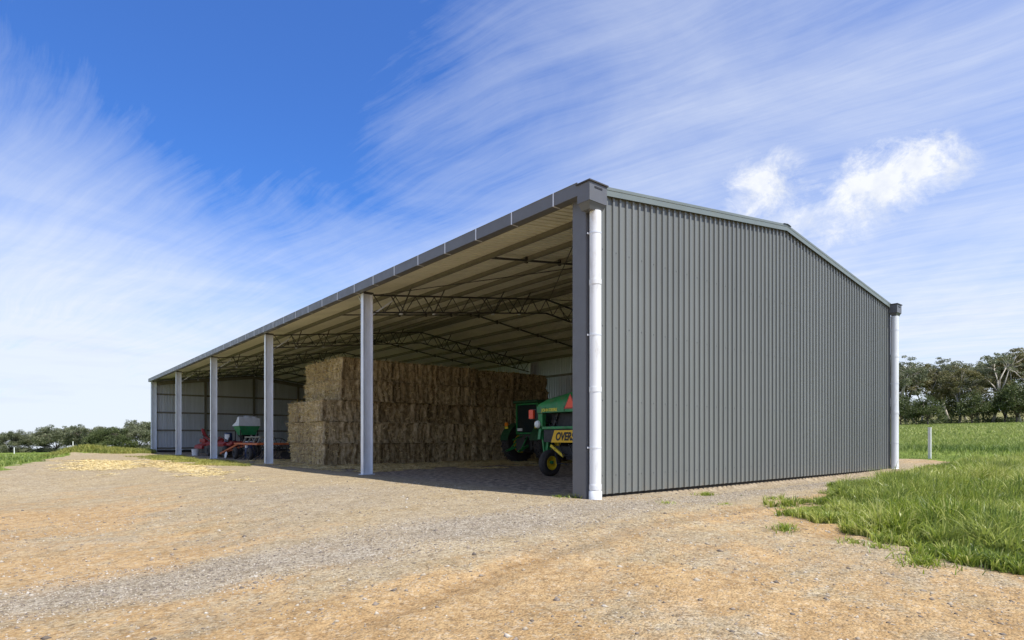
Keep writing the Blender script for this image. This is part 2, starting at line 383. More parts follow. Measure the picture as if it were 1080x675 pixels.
of = mathn(nt, 'ADD', A('orange'), mathn(nt, 'MULTIPLY', mathn(nt, 'SUBTRACT', noise(nt, P, 3.2, 8, .75), .5), 2.0))
col = mixc(nt, ramp(nt, of, [(.2, 0.), (.75, .75)]), grav, clay)
v2 = N(nt, 'ShaderNodeTexVoronoi'); v2.inputs['Scale'].default_value = 34; L(nt, wv.outputs[0], v2.inputs['Vector'])
s2 = N(nt, 'ShaderNodeSeparateColor'); L(nt, v2.outputs['Color'], s2.inputs[0])
crs = ramp(nt, s2.outputs[0], [(0, (.12, .105, .09)), (.3, (.28, .255, .22)), (.7, (.43, .40, .35)), (1, (.66, .63, .57))])
crs = mixc(nt, ramp(nt, fine, [(.4, .6), (.6, 0.)]), crs, (.20, .175, .14))
cfm = mathn(nt, 'ADD', A('coarse'), mathn(nt, 'MULTIPLY', mathn(nt, 'SUBTRACT', mid, .5), 1.3))
col = mixc(nt, ramp(nt, cfm, [(.2, 0.), (.85, .6)]), col, crs)
col = mixc(nt, ramp(nt, mathn(nt, 'MULTIPLY', s2.outputs[1], 1.0), [(.84, 0.), (.9, .30)]), col, (.62, .56, .45))
col = mixc(nt, ramp(nt, mathn(nt, 'MULTIPLY', s2.outputs[1], 1.0), [(.08, .40), (.14, 0.)]), col, (.15, .115, .075))
col = mixc(nt, mathn(nt, 'MULTIPLY', A('rut'), .4), col, mixc(nt, 1.0, col, (.66, .58, .50), 'MULTIPLY'))
tone = noise(nt, mapv(nt, P, (.5, 1.6, 1)), 1.3, 7, .7)
col = mixc(nt, ramp(nt, tone, [(.40, .45), (.60, 0.)]), col, mixc(nt, 1.0, col, (.72, .68, .60), 'MULTIPLY'))
col = mixc(nt, ramp(nt, noise(nt, P, 4.5, 8, .8), [(.42, .45), (.56, 0.)]), col, mixc(nt, 1.0, col, (.60, .55, .48), 'MULTIPLY'))
# shade of pits between the stones, painted in as dark specks
col = mixc(nt, ramp(nt, noise(nt, P, 24, 5, .8), [(.56, 0.), (.70, .65)]), col, (.14, .105, .065))
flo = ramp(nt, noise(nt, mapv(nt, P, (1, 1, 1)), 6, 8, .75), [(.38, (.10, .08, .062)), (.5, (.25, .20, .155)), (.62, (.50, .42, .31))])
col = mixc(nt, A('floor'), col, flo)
col = mixc(nt, ramp(nt, mathn(nt, 'ADD', A('soil'), mathn(nt, 'MULTIPLY', mathn(nt, 'SUBTRACT', noise(nt, P, 5, 6, .8), .5), .8)), [(.4, 0.), (.7, .9)]), col, (.11, .09, .045))
strc = ramp(nt, noise(nt, mapv(nt, P, (1, 3, 1)), 12, 6, .8), [(.35, (.42, .34, .17)), (.6, (.72, .62, .40))])
sf = mathn(nt, 'ADD', A('straw'), mathn(nt, 'MULTIPLY', mathn(nt, 'SUBTRACT', noise(nt, P, 3.5, 7, .8), .5), 1.5))
col = mixc(nt, ramp(nt, sf, [(.3, 0.), (.55, .9)]), col, strc)
dryc = ramp(nt, noise(nt, P, 5, 6, .8), [(.35, (.20, .21, .05)), (.6, (.40, .35, .13))])
df = mathn(nt, 'ADD', A('dry'), mathn(nt, 'MULTIPLY', mathn(nt, 'SUBTRACT', noise(nt, P, 3, 7, .8), .5), 1.2))
col = mixc(nt, ramp(nt, df, [(.4, 0.), (.7, .8)]), col, dryc)
gr = ramp(nt, noise(nt, P, .9, 9, .75), [(.32, (.055, .085, .018)), (.5, (.12, .165, .03)), (.62, (.19, .24, .05)), (.75, (.27, .27, .09))])
gr = mixc(nt, ramp(nt, noise(nt, mapv(nt, P, (.3, 1, 1)), .09, 6, .6), [(.35, 0.), (.7, .6)]), gr, (.20, .27, .04))
sp = N(nt, 'ShaderNodeSeparateXYZ'); L(nt, P, sp.inputs[0])
gr = mixc(nt, ramp(nt, mathn(nt, 'DIVIDE', mathn(nt, 'SUBTRACT', sp.outputs[0], 166), 40), [(0, 0.), (1, 1.)]), gr, (.19, .18, .07))
gf = mathn(nt, 'ADD', A('grass'), mathn(nt, 'MULTIPLY', mathn(nt, 'SUBTRACT', noise(nt, P, 7, 6, .8), .5), .6))
col = mixc(nt, ramp(nt, gf, [(.45, 0.), (.65, 1.)]), col, gr)
L(nt, col, b.inputs['Base Color']); b.inputs['Roughness'].default_value = .95; b.inputs['Specular IOR Level'].default_value = .1
hh = mathn(nt, 'ADD', mathn(nt, 'MULTIPLY', mid, .5), mathn(nt, 'ADD', mathn(nt, 'MULTIPLY', fine, .25), mathn(nt, 'MULTIPLY', vor.outputs['Distance'], -.35)))
bump(nt, hh, b, .9, .05)
me.materials.append(m)
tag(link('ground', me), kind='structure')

# ------------------------------------------------------------------ loose ground cover
def blades(name, pts, hgt, wid, lean, material, tint, label, cat='grass', as_stuff=True, parent=None):
    n = len(pts); a = nr.uniform(0, 2*np.pi, n); h = hgt*nr.uniform(.55, 1.25, n); w = wid*nr.uniform(.6, 1.3, n)
    ld = nr.uniform(0, 2*np.pi, n); ln = h*np.abs(nr.normal(lean, lean*.6, n))
    sx, sy = np.cos(a)*w/2, np.sin(a)*w/2; V = np.zeros((n, 6, 3))
    for r_, (t, ww) in enumerate(((0, 1), (.55, .85), (1, .12))):
        cx = pts[:, 0]+np.cos(ld)*ln*t*t; cy = pts[:, 1]+np.sin(ld)*ln*t*t; cz = pts[:, 2]+h*t*(1-.25*lean*t)-.01
        V[:, 2*r_] = np.stack([cx-sx*ww, cy-sy*ww, cz], -1); V[:, 2*r_+1] = np.stack([cx+sx*ww, cy+sy*ww, cz], -1)
    o = link(name, quads_mesh(name, V, material, tint), parent)
    if as_stuff: tag(o, label, cat, kind='stuff')
    return o
def scatter(n, x0, x1, y0, y1, fn, thr=0):
    x = nr.uniform(x0, x1, n); y = nr.uniform(y0, y1, n); k = fn(x, y) > thr
    x, y = x[k], y[k]; return np.stack([x, y, G(x, y)], -1)
def tintn(p, s, seed, base=.5, amp=.55): return np.clip(base+amp*(vnoise(p[:, 0], p[:, 1], s, seed)-.5)+nr.normal(0, .17, len(p)), 0, 1)
def clumped(p, s, seed, thr): return p[vnoise(p[:, 0], p[:, 1], s, seed)+nr.uniform(-.25, .25, len(p)) > thr]
p1 = scatter(190000, -.5, 9, -9.5, -.8, crop_mask); p1 = clumped(p1, .22, 30, .42)
p2 = scatter(90000, 9, 21, -11, .2, crop_mask); p2 = clumped(p2, .3, 31, .3)
p = np.concatenate([p1, p2])
edge = np.clip(crop_mask(p[:, 0], p[:, 1])/.7, .35, 1)
def tufts_of(centers, nb, h, sp, name, material, label, seed, wid=.016):
    n = len(centers); rr = np.random.default_rng(seed)
    th = rr.uniform(0, 6.28, (n, nb)); r_ = np.abs(rr.normal(0, sp, (n, nb)))
    x = centers[:, 0, None]+np.cos(th)*r_; y = centers[:, 1, None]+np.sin(th)*r_
    hh_ = (h[:, None]*rr.uniform(.5, 1.2, (n, nb))).reshape(-1); th = (th+rr.normal(0, .7, (n, nb))).reshape(-1)
    x, y = x.reshape(-1), y.reshape(-1); z = G(x, y); ln = hh_*np.abs(rr.normal(.45, .3, n*nb)); a = rr.uniform(0, 6.28, n*nb); w = wid*rr.uniform(.6, 1.4, n*nb)
    V = np.zeros((n*nb, 8, 3)); sx, sy = np.cos(a)*w/2, np.sin(a)*w/2
    for k, (t, ww) in enumerate(((0, .8), (.4, 1), (.75, .7), (1, .1))):
        cx = x+np.cos(th)*ln*t**2.2; cy = y+np.sin(th)*ln*t**2.2; cz = z-.01+hh_*(t-.38*t**3*np.clip(ln/hh_, 0, 1.3))
        V[:, 2*k] = np.stack([cx-sx*ww, cy-sy*ww, cz], -1); V[:, 2*k+1] = np.stack([cx+sx*ww, cy+sy*ww, cz], -1)
    tt = np.clip(np.repeat(tintn(centers, 1.3, 33, .54, .8), nb)+rr.normal(0, .2, n*nb), 0, 1)
    tt = np.where(rr.uniform(0, 1, n*nb) < .05, 1.0, tt)
    return tag(link(name, quads_mesh(name, V, material, tt)), label, 'grass', kind='stuff')
c1 = scatter(15000, -1.5, 8, -9, -.8, crop_mask, .02); c2 = scatter(12000, 8, 22, -11, 1.5, crop_mask, .02)
c3 = scatter(9000, -3.5, 18, -9, .2, lambda x, y: np.where(crop_mask(x, y) > .02, -1, crop_mask(x, y)+.75*nr.uniform(0, 1, len(x))**1.5), .30); cc = np.concatenate([c1, c2]); cc = cc[vnoise(cc[:, 0], cc[:, 1], .5, 62)+.25*vnoise(cc[:, 0], cc[:, 1], .17, 63)+nr.uniform(-.1, .25, len(cc)) > .50]
c3 = c3[nr.uniform(0, 1, len(c3)) < .35]; cc = np.concatenate([cc, c3]); eh = np.clip(crop_mask(cc[:, 0], cc[:, 1])/.9, .38, 1)
tufts_of(cc, 24, .34*eh*(.38+1.0*vnoise(cc[:, 0], cc[:, 1], .6, 32))*nr.uniform(.6, 1.4, len(cc)), .045, 'tall_crop_grass', M['crop'], 'tall lush green crop grass growing in tufts right of the gable wall', 71, .015)
p = p[nr.uniform(0, 1, len(p)) < .35]
blades('short_grass', p, .12, .012, .7, M['crop'], tintn(p, 1.1, 33, .35, .6), 'short grass between the crop tufts')
p = scatter(110000, 18, 60, -25, 45, field_r); p = p[nr.uniform(0, 1, len(p)) < 1.25-(p[:, 0]-20)/45]
q = scatter(90000, 60, 165, -50, 110, field_r)
hh = np.concatenate([.09+.15*sstep(23, 27, p[:, 0])+.12*sstep(26, 28, p[:, 0])*(1-sstep(27, 33, p[:, 0])), np.full(len(q), .30)])
ww = np.concatenate([.02+.0007*(p[:, 0]-20), np.full(len(q), .09)])
p = np.concatenate([p, q])
tb_ = .62+.25*sstep(30, 60, p[:, 0])-.5*sstep(26, 28, p[:, 0])*(1-sstep(31, 36, p[:, 0]))+.35*(vnoise(p[:, 0], p[:, 1]*.35, 6, 39)-.5)
blades('pasture_grass', p, hh, ww, .5, M['pasture'], np.clip(tb_+nr.normal(0, .2, len(p)), 0, 1), 'short bright green pasture rising to the gum trees')
p = scatter(90000, -70, 6, 8, 110, lambda x, y: np.maximum(field_l(x, y), mound(x, y)*2), .1); p = p[nr.uniform(0, 1, len(p)) < 1.2-(p[:, 1]-10)/110]
p = p[(p[:, 0] < 0) | (p[:, 1] > 46)]
blades('field_grass', p, .20, .022+.0006*p[:, 1], .5, M['pasture'], tintn(p, 3, 36, .5, .7), 'green grass field left of the gravel yard')
p = scatter(16000, -7, 0, 38, 47, mound, .0)
blades('mound_grass', p, .26, .03, .6, M['drygrass'], tintn(p, 1, 38, .3, .5), 'yellow green grass growing over the low earth mound')
p = scatter(26000, -4, -.1, 13, 36, strip, .1)
blades('post_line_grass', p, .12, .014, .7, M['drygrass'], tintn(p, 1, 37, .35, .6), 'patchy yellowing grass in front of the open side posts')
# loose straw: yard and shed floor
def strawbits(name, pts, ln, wd, label, lift=.012):
    n = len(pts); a = nr.uniform(0, np.pi*2, n); l = ln*nr.uniform(.4, 1.3, n); t = nr.uniform(-.25, .25, n)
    c = pts+np.stack([np.zeros(n), np.zeros(n), nr.uniform(.002, lift, n)], -1)
    d = np.stack([np.cos(a)*l/2, np.sin(a)*l/2, t*l/2], -1); s_ = np.stack([-np.sin(a)*wd/2, np.cos(a)*wd/2, nr.uniform(-.3, .3, n)*wd], -1)
    V = np.stack([c-d-s_, c-d+s_, c+d-s_, c+d+s_], 1)
    return tag(link(name, quads_mesh(name, V, M['straw'], nr.uniform(0, 1, n))), label, 'straw', kind='stuff')
p = np.concatenate([scatter(42000, -7.5, -.6, 9, 31, strawy, .0)])
strawbits('yard_straw', p, .16, .012, 'pale loose straw strewn over the gravel yard')
infl = lambda x, y: .9-np.abs(y-13.3)/3.2+(vnoise(x, y, .8, 40)-.4)*1.3-.15*(x > 9)
p = scatter(60000, .1, 14, 1, 16.5, infl, .15); p3 = scatter(9000, -.3, 4, 15, 23, lambda x, y: vnoise(x, y, .7, 41), .45)
strawbits('floor_straw', np.concatenate([p, p3]), .20, .014, 'dusty straw litter on the shed floor around the bales', .03)
# stones
oct_v = np.array([[1,0,0],[-1,0,0],[0,1,0],[0,-1,0],[0,0,1],[0,0,-1]], float)
oct_f = np.array([[0,2,4],[2,1,4],[1,3,4],[3,0,4],[2,0,5],[1,2,5],[3,1,5],[0,3,5]])
def stones(name, pts, size, label):
    n = len(pts); s_ = size[:, None, None]*nr.uniform(.55, 1.25, (n, 6, 1)); V = oct_v[None]*s_
    a = nr.uniform(0, 6.28, n); c, s2 = np.cos(a)[:, None], np.sin(a)[:, None]
    x = V[:, :, 0]+.35*V[:, :, 2]; y = V[:, :, 1]; V = np.stack([x*c-y*s2, x*s2+y*c, V[:, :, 2]*.62], -1)+pts[:, None]
    me = bpy.data.meshes.new(name); me.vertices.add(n*6); me.vertices.foreach_set('co', V.reshape(-1).astype(np.float32))
    F = (np.arange(n)[:, None, None]*6+oct_f[None]).reshape(-1); nf = n*8
    me.loops.add(nf*3); me.loops.foreach_set('vertex_index', F.astype(np.int32)); me.polygons.add(nf)
    me.polygons.foreach_set('loop_start', (np.arange(nf)*3).astype(np.int32)); me.polygons.foreach_set('loop_total', np.full(nf, 3, dtype=np.int32))
    t = me.attributes.new('tint', 'FLOAT', 'POINT'); t.data.foreach_set('value', np.repeat(nr.uniform(0, 1, n), 6).astype(np.float32))
    me.materials.append(M['stone']); me.update(calc_edges=True)
    return tag(link(name, me), label, 'gravel', kind='stuff')
notin = lambda x, y: np.where((x > -.1) & (x < W+.1) & (y > -.05), -1, 1)*1.0*np.where(grassy(x, y) > .3, -1, 1)
p = np.concatenate([scatter(52000, -9, 9, -7.5, 6, notin), scatter(30000, -8, 20, -5, 24, notin)])
dens = vnoise(p[:, 0], p[:, 1], 1.1, 50)+vnoise(p[:, 0], p[:, 1], .4, 51)*.5
p = p[dens+nr.uniform(-.3, .3, len(p)) > .55]
sz = np.clip(nr.lognormal(-4.85, .5, len(p)), .003, .034)
def coarse_fn(x, y): return np.maximum(1.0*np.exp(-((y+.95+.05*(x+2))/.8)**2)*(x < 1.5), .7*np.exp(-((y+1.2)/.6)**2)*(x > 1))+(vnoise(x, y, .7, 66)-.5)*.5-.35
cs_ = scatter(60000, -9, 12, -3, 1.5, lambda x, y: np.where(notin(x, y) > 0, coarse_fn(x, y), -1)); p = np.concatenate([p, cs_]); sz = np.concatenate([sz, np.clip(nr.lognormal(-4.6, .35, len(cs_)), .005, .026)])
big_ = scatter(900, -9, 12, -7.5, 8, notin); p = np.concatenate([p, big_]); sz = np.concatenate([sz, nr.uniform(.016, .042, len(big_))])
stones('gravel', p, sz, 'loose crushed gravel scattered over the yard')
# a few bigger stones one can point to are left within the gravel

# ------------------------------------------------------------------ the shed
SL = .131; RZ = 5.56                      # roof pitch and sheet level at the eave
def roof_z(x): return RZ+SL*(x if x < W/2 else W-x)
shed = tag(empty('machinery_shed', (W/2, LEN/2, 0)), 'long open fronted grey steel farm shed with corrugated walls', 'shed')
SO = Vector((W/2, LEN/2, 0))
def spart(mb, name, mats, parent=None, smooth=False, label=None):
    mb.v = [(x-SO.x, y-SO.y, z) for (x, y, z) in mb.v]
    return mb.build(name, mats, parent or shed, smooth, label)
def profile(length, pitch=.19, h=.034):
    pts = []; t = 0
    while t < length+1e-6:
        for dt, o in ((0, 0), (.128, 0), (.136, h), (.182, h)):
            if t+dt < length: pts.append((t+dt, o))
        t += pitch
    pts.append((length, 0)); return pts
def sheet_wall(p0, d, nrm, length, z0, ztop, gap=.004):
    """ribbed cladding: outer and inner skin of one thin sheet"""
    mb = MB(); p0 = Vector(p0); d = Vector(d); nrm = Vector(nrm); pr = profile(length)
    if length > W*.9 and length < W*1.1: pr = sorted(pr+[(W/2, 0)])
    for skin, off in ((0, 0), (1, -gap)):
        for (a, oa), (b_, ob) in zip(pr[:-1], pr[1:]):
            A_ = p0+d*a+nrm*(oa+off); B_ = p0+d*b_+nrm*(ob+off)
            q = [Vector((A_.x, A_.y, z0)), Vector((B_.x, B_.y, z0)), Vector((B_.x, B_.y, ztop(b_))), Vector((A_.x, A_.y, ztop(a)))]
            fn = (q[1]-q[0]).cross(q[3]-q[0])
            if (fn.dot(nrm) > 0) != (skin == 0): q.reverse()
            mb.poly(q, skin)
    return mb
gt = lambda a: roof_z(a)-.02
g_z = [.35, 1.73, 3.10, 4.50]
mb = sheet_wall((0, .0, 0), (1, 0, 0), (0, -1, 0), W, .055, gt)
for z in g_z:                      # screws along the girt lines
    x = .065
    while x < W: mb.lathe((x, -.002, z+.05), (0, -1, 0), [(0, .011), (.006, .010), (.009, .0)], 6, 2); x += .38
gw = spart(mb, 'gable_wall', [M['grey'], M['zinc'], M['slate']], label='sunlit near gable wall of dark grey ribbed sheet')
fw = spart(sheet_wall((0, LEN, 0), (1, 0, 0), (0, 1, 0), W, .02, gt), 'gable_wall', [M['grey'], M['zinc']], label='far gable wall seen from its pale inner side')
bw = spart(sheet_wall((W, 0, 0), (0, 1, 0), (1, 0, 0), LEN, .02, lambda a: RZ-.03), 'back_wall', [M['grey'], M['zinc']])
# roof
mb = MB(); pr = profile(LEN+.16, h=.055)
for side in (0, 1):
    xa, xb = (-.12, W/2) if side == 0 else (W+.12, W/2)
    for skin, off in ((0, 0), (1, -.004)):
        for (a, oa), (b_, ob) in zip(pr[:-1], pr[1:]):
            ya, yb = -.08+a, -.08+b_
            q = [Vector((xa, ya, roof_z(xa)+oa+off)), Vector((xb, ya, roof_z(xb)+oa+off)), Vector((xb, yb, roof_z(xb)+ob+off)), Vector((xa, yb, roof_z(xa)+ob+off))]
            up = (q[1]-q[0]).cross(q[3]-q[0]).z > 0
            if up != (skin == 0): q.reverse()
            mb.poly(q, skin)
roof = spart(mb, 'roof', [M['grey'], M['roofin']])
mb = MB()      # ridge cap
for s_ in (-1, 1):
    q = [(W/2, -.1, roof_z(W/2)+.06), (W/2, LEN+.1, roof_z(W/2)+.06), (W/2+s_*.2, LEN+.1, roof_z(W/2)+.034), (W/2+s_*.2, -.1, roof_z(W/2)+.034)]
    mb.poly(q)
spart(mb, 'ridge_cap', M['trim'], roof)
# barge capping on both gables
for y0, y1 in ((-.075, .14), (LEN-.14, LEN+.075)):
    mb = MB()
    for xa, xb in ((-.10, W/2), (W/2, W+.10)):
        za, zb = roof_z(xa)+.055, roof_z(xb)+.055; t = .012
        for (ya, yb, d0, d1) in ((y0, y1, -t, 0), (y0, y0+.012, -.165, -t), (y1-.012, y1, -.10, -t)):
            vs = [(xa, ya, za+d0), (xb, ya, zb+d0), (xb, yb, zb+d0), (xa, yb, za+d0), (xa, ya, za+d1), (xb, ya, zb+d1), (xb, yb, zb+d1), (xa, yb, za+d1)]
            mb.add(vs, [(0,3,2,1),(4,5,6,7),(0,1,5,4),(1,2,6,5),(2,3,7,6),(3,0,4,7)])
    spart(mb, 'barge_capping', M['trim'], roof)
# gutters with straps
for side in (0, 1):
    mb = MB(); sx = -1 if side == 0 else 1; xo = 0 if side == 0 else W
    xs = sorted((xo+sx*.03, xo+sx*.20)); z0, z1 = 5.36, 5.585; y0, y1 = .02, LEN+.05
    xin, xout = xo+sx*.03, xo+sx*.20
    mb.box(min(xout, xout-sx*.006), max(xout, xout-sx*.006), y0, y1, z0, z1)
    mb.box(xs[0]+.007, xs[1]-.007, y0, y1, z0, z0+.006)
    mb.box(min(xin, xin+sx*.006), max(xin, xin+sx*.006), y0, y1, z0, z1-.06)
    mb.box(xs[0], xs[1], y0-.006, y0, z0, z1); mb.box(xs[0], xs[1], y1, y1+.006, z0, z1)
    mb.tube([(xout-sx*.004, y0, z1+.006), (xout-sx*.004, y1, z1+.006)], .011, 6)
    gut = spart(mb, 'gutter', M['slate'])
    if side == 0:
        y = .62
        while y < LEN:
            mb = MB()
            mb.box(xout-.008, xout-.002, y-.014, y+.014, z0-.008, z1+.012); mb.box(xout-.002, xout+.16, y-.014, y+.014, z0-.010, z0-.004)
            spart(mb, 'gutter_strap', M['strap'], gut); y += 1.206
# corner flashings
for (x0, x1, y0, y1) in ((-.035, -.005, .004, .28), ):
    mb = MB(); mb.box(x0, x1, -.035, .28, .0, 5.36); mb.box(-.005, .10, -.035, -.028, .0, 5.36); mb.box(-.035, .05, .28, .29, 0, 5.36)
    spart(mb, 'corner_flashing', M['slate'])
mb = MB(); mb.box(W-.08, W+.033, -.036, -.029, 0, 5.35); mb.box(W+.03, W+.036, -.029, .15, 0, 5.35); spart(mb, 'corner_flashing', M['slate'])
mb = MB(); mb.box(-.035, -.005, LEN-.10, LEN+.035, 0, 5.36); spart(mb, 'corner_flashing', M['galv'])
mb = MB(); mb.box(.02, W-.02, .04, .10, -.14, .16); spart(mb, 'dark_gap_strip', M['dark_gap_strip'])  # added black strip standing in for the shaded gap under the wall
mb = MB(); mb.box(W-.10, W-.05, .12, LEN-.1, -.25, .16); mb.box(.05, W-.12, LEN-.12, LEN-.06, -.5, .16); spart(mb, 'dark_gap_strip', M['dark_gap_strip'])  # same added black strip along the back and far walls
# rainheads + downpipes
def rainhead(x0, x1, y0, y1, zb, zt, name='rainhead'):
    mb = MB(); zs = zb+.12
    mb.box(x0, x1, y0, y1, zs, zt)
    vs = [(x0+.01, y0+.01, zs-.002), (x1-.01, y0+.01, zs-.002), (x1-.01, y1-.01, zs-.002), (x0+.01, y1-.01, zs-.002),
          (x0+.07, y0+.06, zb), (x1-.07, y0+.06, zb), (x1-.07, y1-.05, zb), (x0+.07, y1-.05, zb)]
    mb.add(vs, [(0,1,2,3),(7,6,5,4),(0,4,5,1),(1,5,6,2),(2,6,7,3),(3,7,4,0)])
    rh = spart(mb, name, M['slate'])
    mb = MB(); mb.box(x0-.022, x1+.022, y0-.022, y1+.02, zt+.002, zt+.026); spart(mb, 'lid', M['darksteel'], rh)
    mb = MB(); mb.box((x0+x1)/2-.10, (x0+x1)/2+.10, y0-.006, y0-.001, zt-.09, zt-.06); spart(mb, 'overflow_slot', M['black'], rh)
rainhead(-.20, .25, -.28, .015, 5.09, 5.535)
rainhead(W-.12, W+.30, -.28, -.045, 5.17, 5.56)
def downpipe(x, y, r, zt, zb, col):
    mb = MB(); mb.tube([(x, y, zb), (x, y, zt)], r, 28); dp = spart(mb, 'downpipe', col, smooth=False); smooth_angle(dp)
    for z in (zb+.30, 1.95, 3.85):
        c = MB(); c.lathe((x, y, z-.05), (0, 0, 1), [(0, r), (.002, r+.006), (.09, r+.006), (.092, r)], 28); smooth_angle(spart(c, 'pipe_joint', col, dp))
    for z in (.9, 2.9, 4.7):
        c = MB(); c.lathe((x, y, z), (0, 0, 1), [(0, r), (0, r+.004), (.03, r+.004), (.03, r)], 28)
        c.box(x-r-.02, x+r+.02, y+r-.03, y+r-.024+.0, z, z+.03)
        spart(c, 'pipe_clip', M['strap'], dp)
    e = MB(); e.lathe((x, y, zb), (0, 0, 1), [(.0, r+.012), (.22, r+.012), (.235, r)], 28); smooth_angle(spart(e, 'pipe_shoe', col, dp))
downpipe(.085, -.155, .105, 5.10, -.08, M['pvc'])
downpipe(W+.04, -.16, .115, 5.18, -.15, M['pvc'])
# columns: universal beam sections
def ibeam(mb, x, y, d, w, z0, z1, tf=.014, tw=.009):
    mb.box(x-d/2, x-d/2+tf, y-w/2, y+w/2, z0, z1); mb.box(x+d/2-tf, x+d/2, y-w/2, y+w/2, z0, z1)
    mb.box(x-d/2+tf, x+d/2-tf, y-tw/2, y+tw/2, z0, z1)
yfr = [.16]+[9*n for n in range(1, 5)]+[LEN-.16]
for i, y in enumerate(yfr):
    for x, zt in ((.165, 5.355), (W-.19, 5.33)):
        mb = MB(); ibeam(mb, x, y, .31, .165, .012, zt)
        c = spart(mb, 'column', M['galv'])
        mb = MB(); mb.lathe((x, y, -.10), (0, 0, 1), [(0, .36), (.085+.012*(i % 2), .35), (.095+.012*(i % 2), .0)], 20); spart(mb, 'concrete_pad', M['concrete'], c)
        mb = MB(); mb.box(x-.20, x+.20, y-.13, y+.13, .008, .022); spart(mb, 'base_plate', M['galv'], c)
        if x < 1 and 0 < i < 5:
            mb = MB(); mb.box(x-.17, x+.17, y-.10, y+.10, zt+.002, zt+.05); spart(mb, 'cap', M['darksteel'], c)
            mb = MB()
            for sg in (-1, 1):
                mb.bar((x+.16, y, zt-.60), (x+.85, y, zt-.09+.02), .04); break
            mb.bar((x+.02, y+.09, zt-.45), (x+.02, y+.60, zt+.06), .035)
            spart(mb, 'knee_brace', M['strap'], c)
# roof trusses on the inner frames, rafters on the end frames
def zt_(x): return roof_z(x)-.22
for i, y in enumerate(yfr):
    if 0 < i < 5:
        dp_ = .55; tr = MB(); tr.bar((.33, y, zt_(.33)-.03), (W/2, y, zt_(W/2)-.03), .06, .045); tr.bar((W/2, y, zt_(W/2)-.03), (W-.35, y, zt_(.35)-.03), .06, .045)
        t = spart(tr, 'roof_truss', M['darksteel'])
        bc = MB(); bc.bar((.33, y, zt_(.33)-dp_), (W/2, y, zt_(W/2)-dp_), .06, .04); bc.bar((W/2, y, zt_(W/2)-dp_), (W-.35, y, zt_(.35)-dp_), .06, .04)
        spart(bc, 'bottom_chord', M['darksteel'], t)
        nseg = 20; xs = np.linspace(.4, W-.42, nseg*2+1)
        wb = MB()
        for k in range(nseg*2):
            a = (xs[k], y, zt_(xs[k])-(.05 if k % 2 == 0 else dp_)); c_ = (xs[k+1], y, zt_(xs[k+1])-(.05 if k % 2 else dp_))
            wb.bar(a, c_, .022)
        spart(wb, 'web', M['darksteel'], t)
        fb = MB(); dots = MB()
        for x in (1.30, 2.5, 4.9, 6.1, W-6.1, W-4.9, W-2.5, W-1.3):
            for sg in (-1, 1):
                fb = MB(); fb.bar((x, y, zt_(x)-dp_-.02), (x, y+sg*.62, zt_(x)+.08), .03); spart(fb, 'fly_brace', M['darksteel'], t)
            dots.box(x-.035, x+.035, y-.045, y+.045, zt_(x)-dp_-.06, zt_(x)-dp_-.028)
        spart(dots, 'brace_cleat', M['strap'], t)
    else:
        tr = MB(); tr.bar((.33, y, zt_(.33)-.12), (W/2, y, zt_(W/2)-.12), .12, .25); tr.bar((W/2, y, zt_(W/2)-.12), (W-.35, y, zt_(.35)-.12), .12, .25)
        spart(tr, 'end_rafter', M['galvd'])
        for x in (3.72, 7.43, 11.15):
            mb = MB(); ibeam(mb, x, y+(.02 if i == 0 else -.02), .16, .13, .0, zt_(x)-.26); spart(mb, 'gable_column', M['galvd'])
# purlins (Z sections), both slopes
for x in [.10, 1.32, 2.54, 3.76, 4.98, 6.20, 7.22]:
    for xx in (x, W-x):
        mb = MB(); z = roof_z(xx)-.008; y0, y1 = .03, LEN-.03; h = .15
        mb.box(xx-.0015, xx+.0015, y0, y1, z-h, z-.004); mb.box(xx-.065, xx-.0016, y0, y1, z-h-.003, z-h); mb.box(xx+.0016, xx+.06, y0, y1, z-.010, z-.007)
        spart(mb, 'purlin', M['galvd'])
# bridging between purlins, mid-bay, and wind bracing rods
for n in range(5):
    y = 4.5+9*n; mb = MB(); px_ = [1.32, 2.54, 3.76, 4.98, 6.20, 7.22]; px_ = px_+[W-x for x in reversed(px_)]
    for a, c_ in zip(px_[:-1], px_[1:]):
        mb.bar((a+.03, y, roof_z(a)-.12), (c_-.03, y, roof_z(c_)-.12), .09, .035)
        mb.bar((c_-.02, y, roof_z(c_)-.19), (c_-.02, y, roof_z(c_)-.03), .07)
    spart(mb, 'bridging', M['darksteel'])
for a, c_ in (((.4, .3), (7.4, 8.8)), ((7.4, .3), (.4, 8.8)), ((7.5, .3), (14.4, 8.8)), ((14.4, .3), (7.5, 8.8)), ((.4, 36.2), (7.4, 44.8)), ((7.4, 36.2), (.4, 44.8))):
    mb = MB(); mb.tube([(a[0], a[1], zt_(a[0])-.06), (c_[0], c_[1], zt_(c_[0])-.06)], .014, 6); spart(mb, 'wind_brace_rod', M['darksteel'])
# girts
for z in g_z:
    for nm, (a, c_) in (('girt', ((.35, LEN-.055), (W-.35, LEN-.055))), ('girt', ((.35, .055), (W-.35, .055)))):
        mb = MB(); mb.box(a[0], c_[0], a[1]-.02, a[1]+.02, z-.10, z+.02); spart(mb, nm, M['galvd'])
    mb = MB(); mb.box(W-.032, W-.008, .3, LEN-.3, z-.06, z+.06); spart(mb, 'girt', M['galvd'])

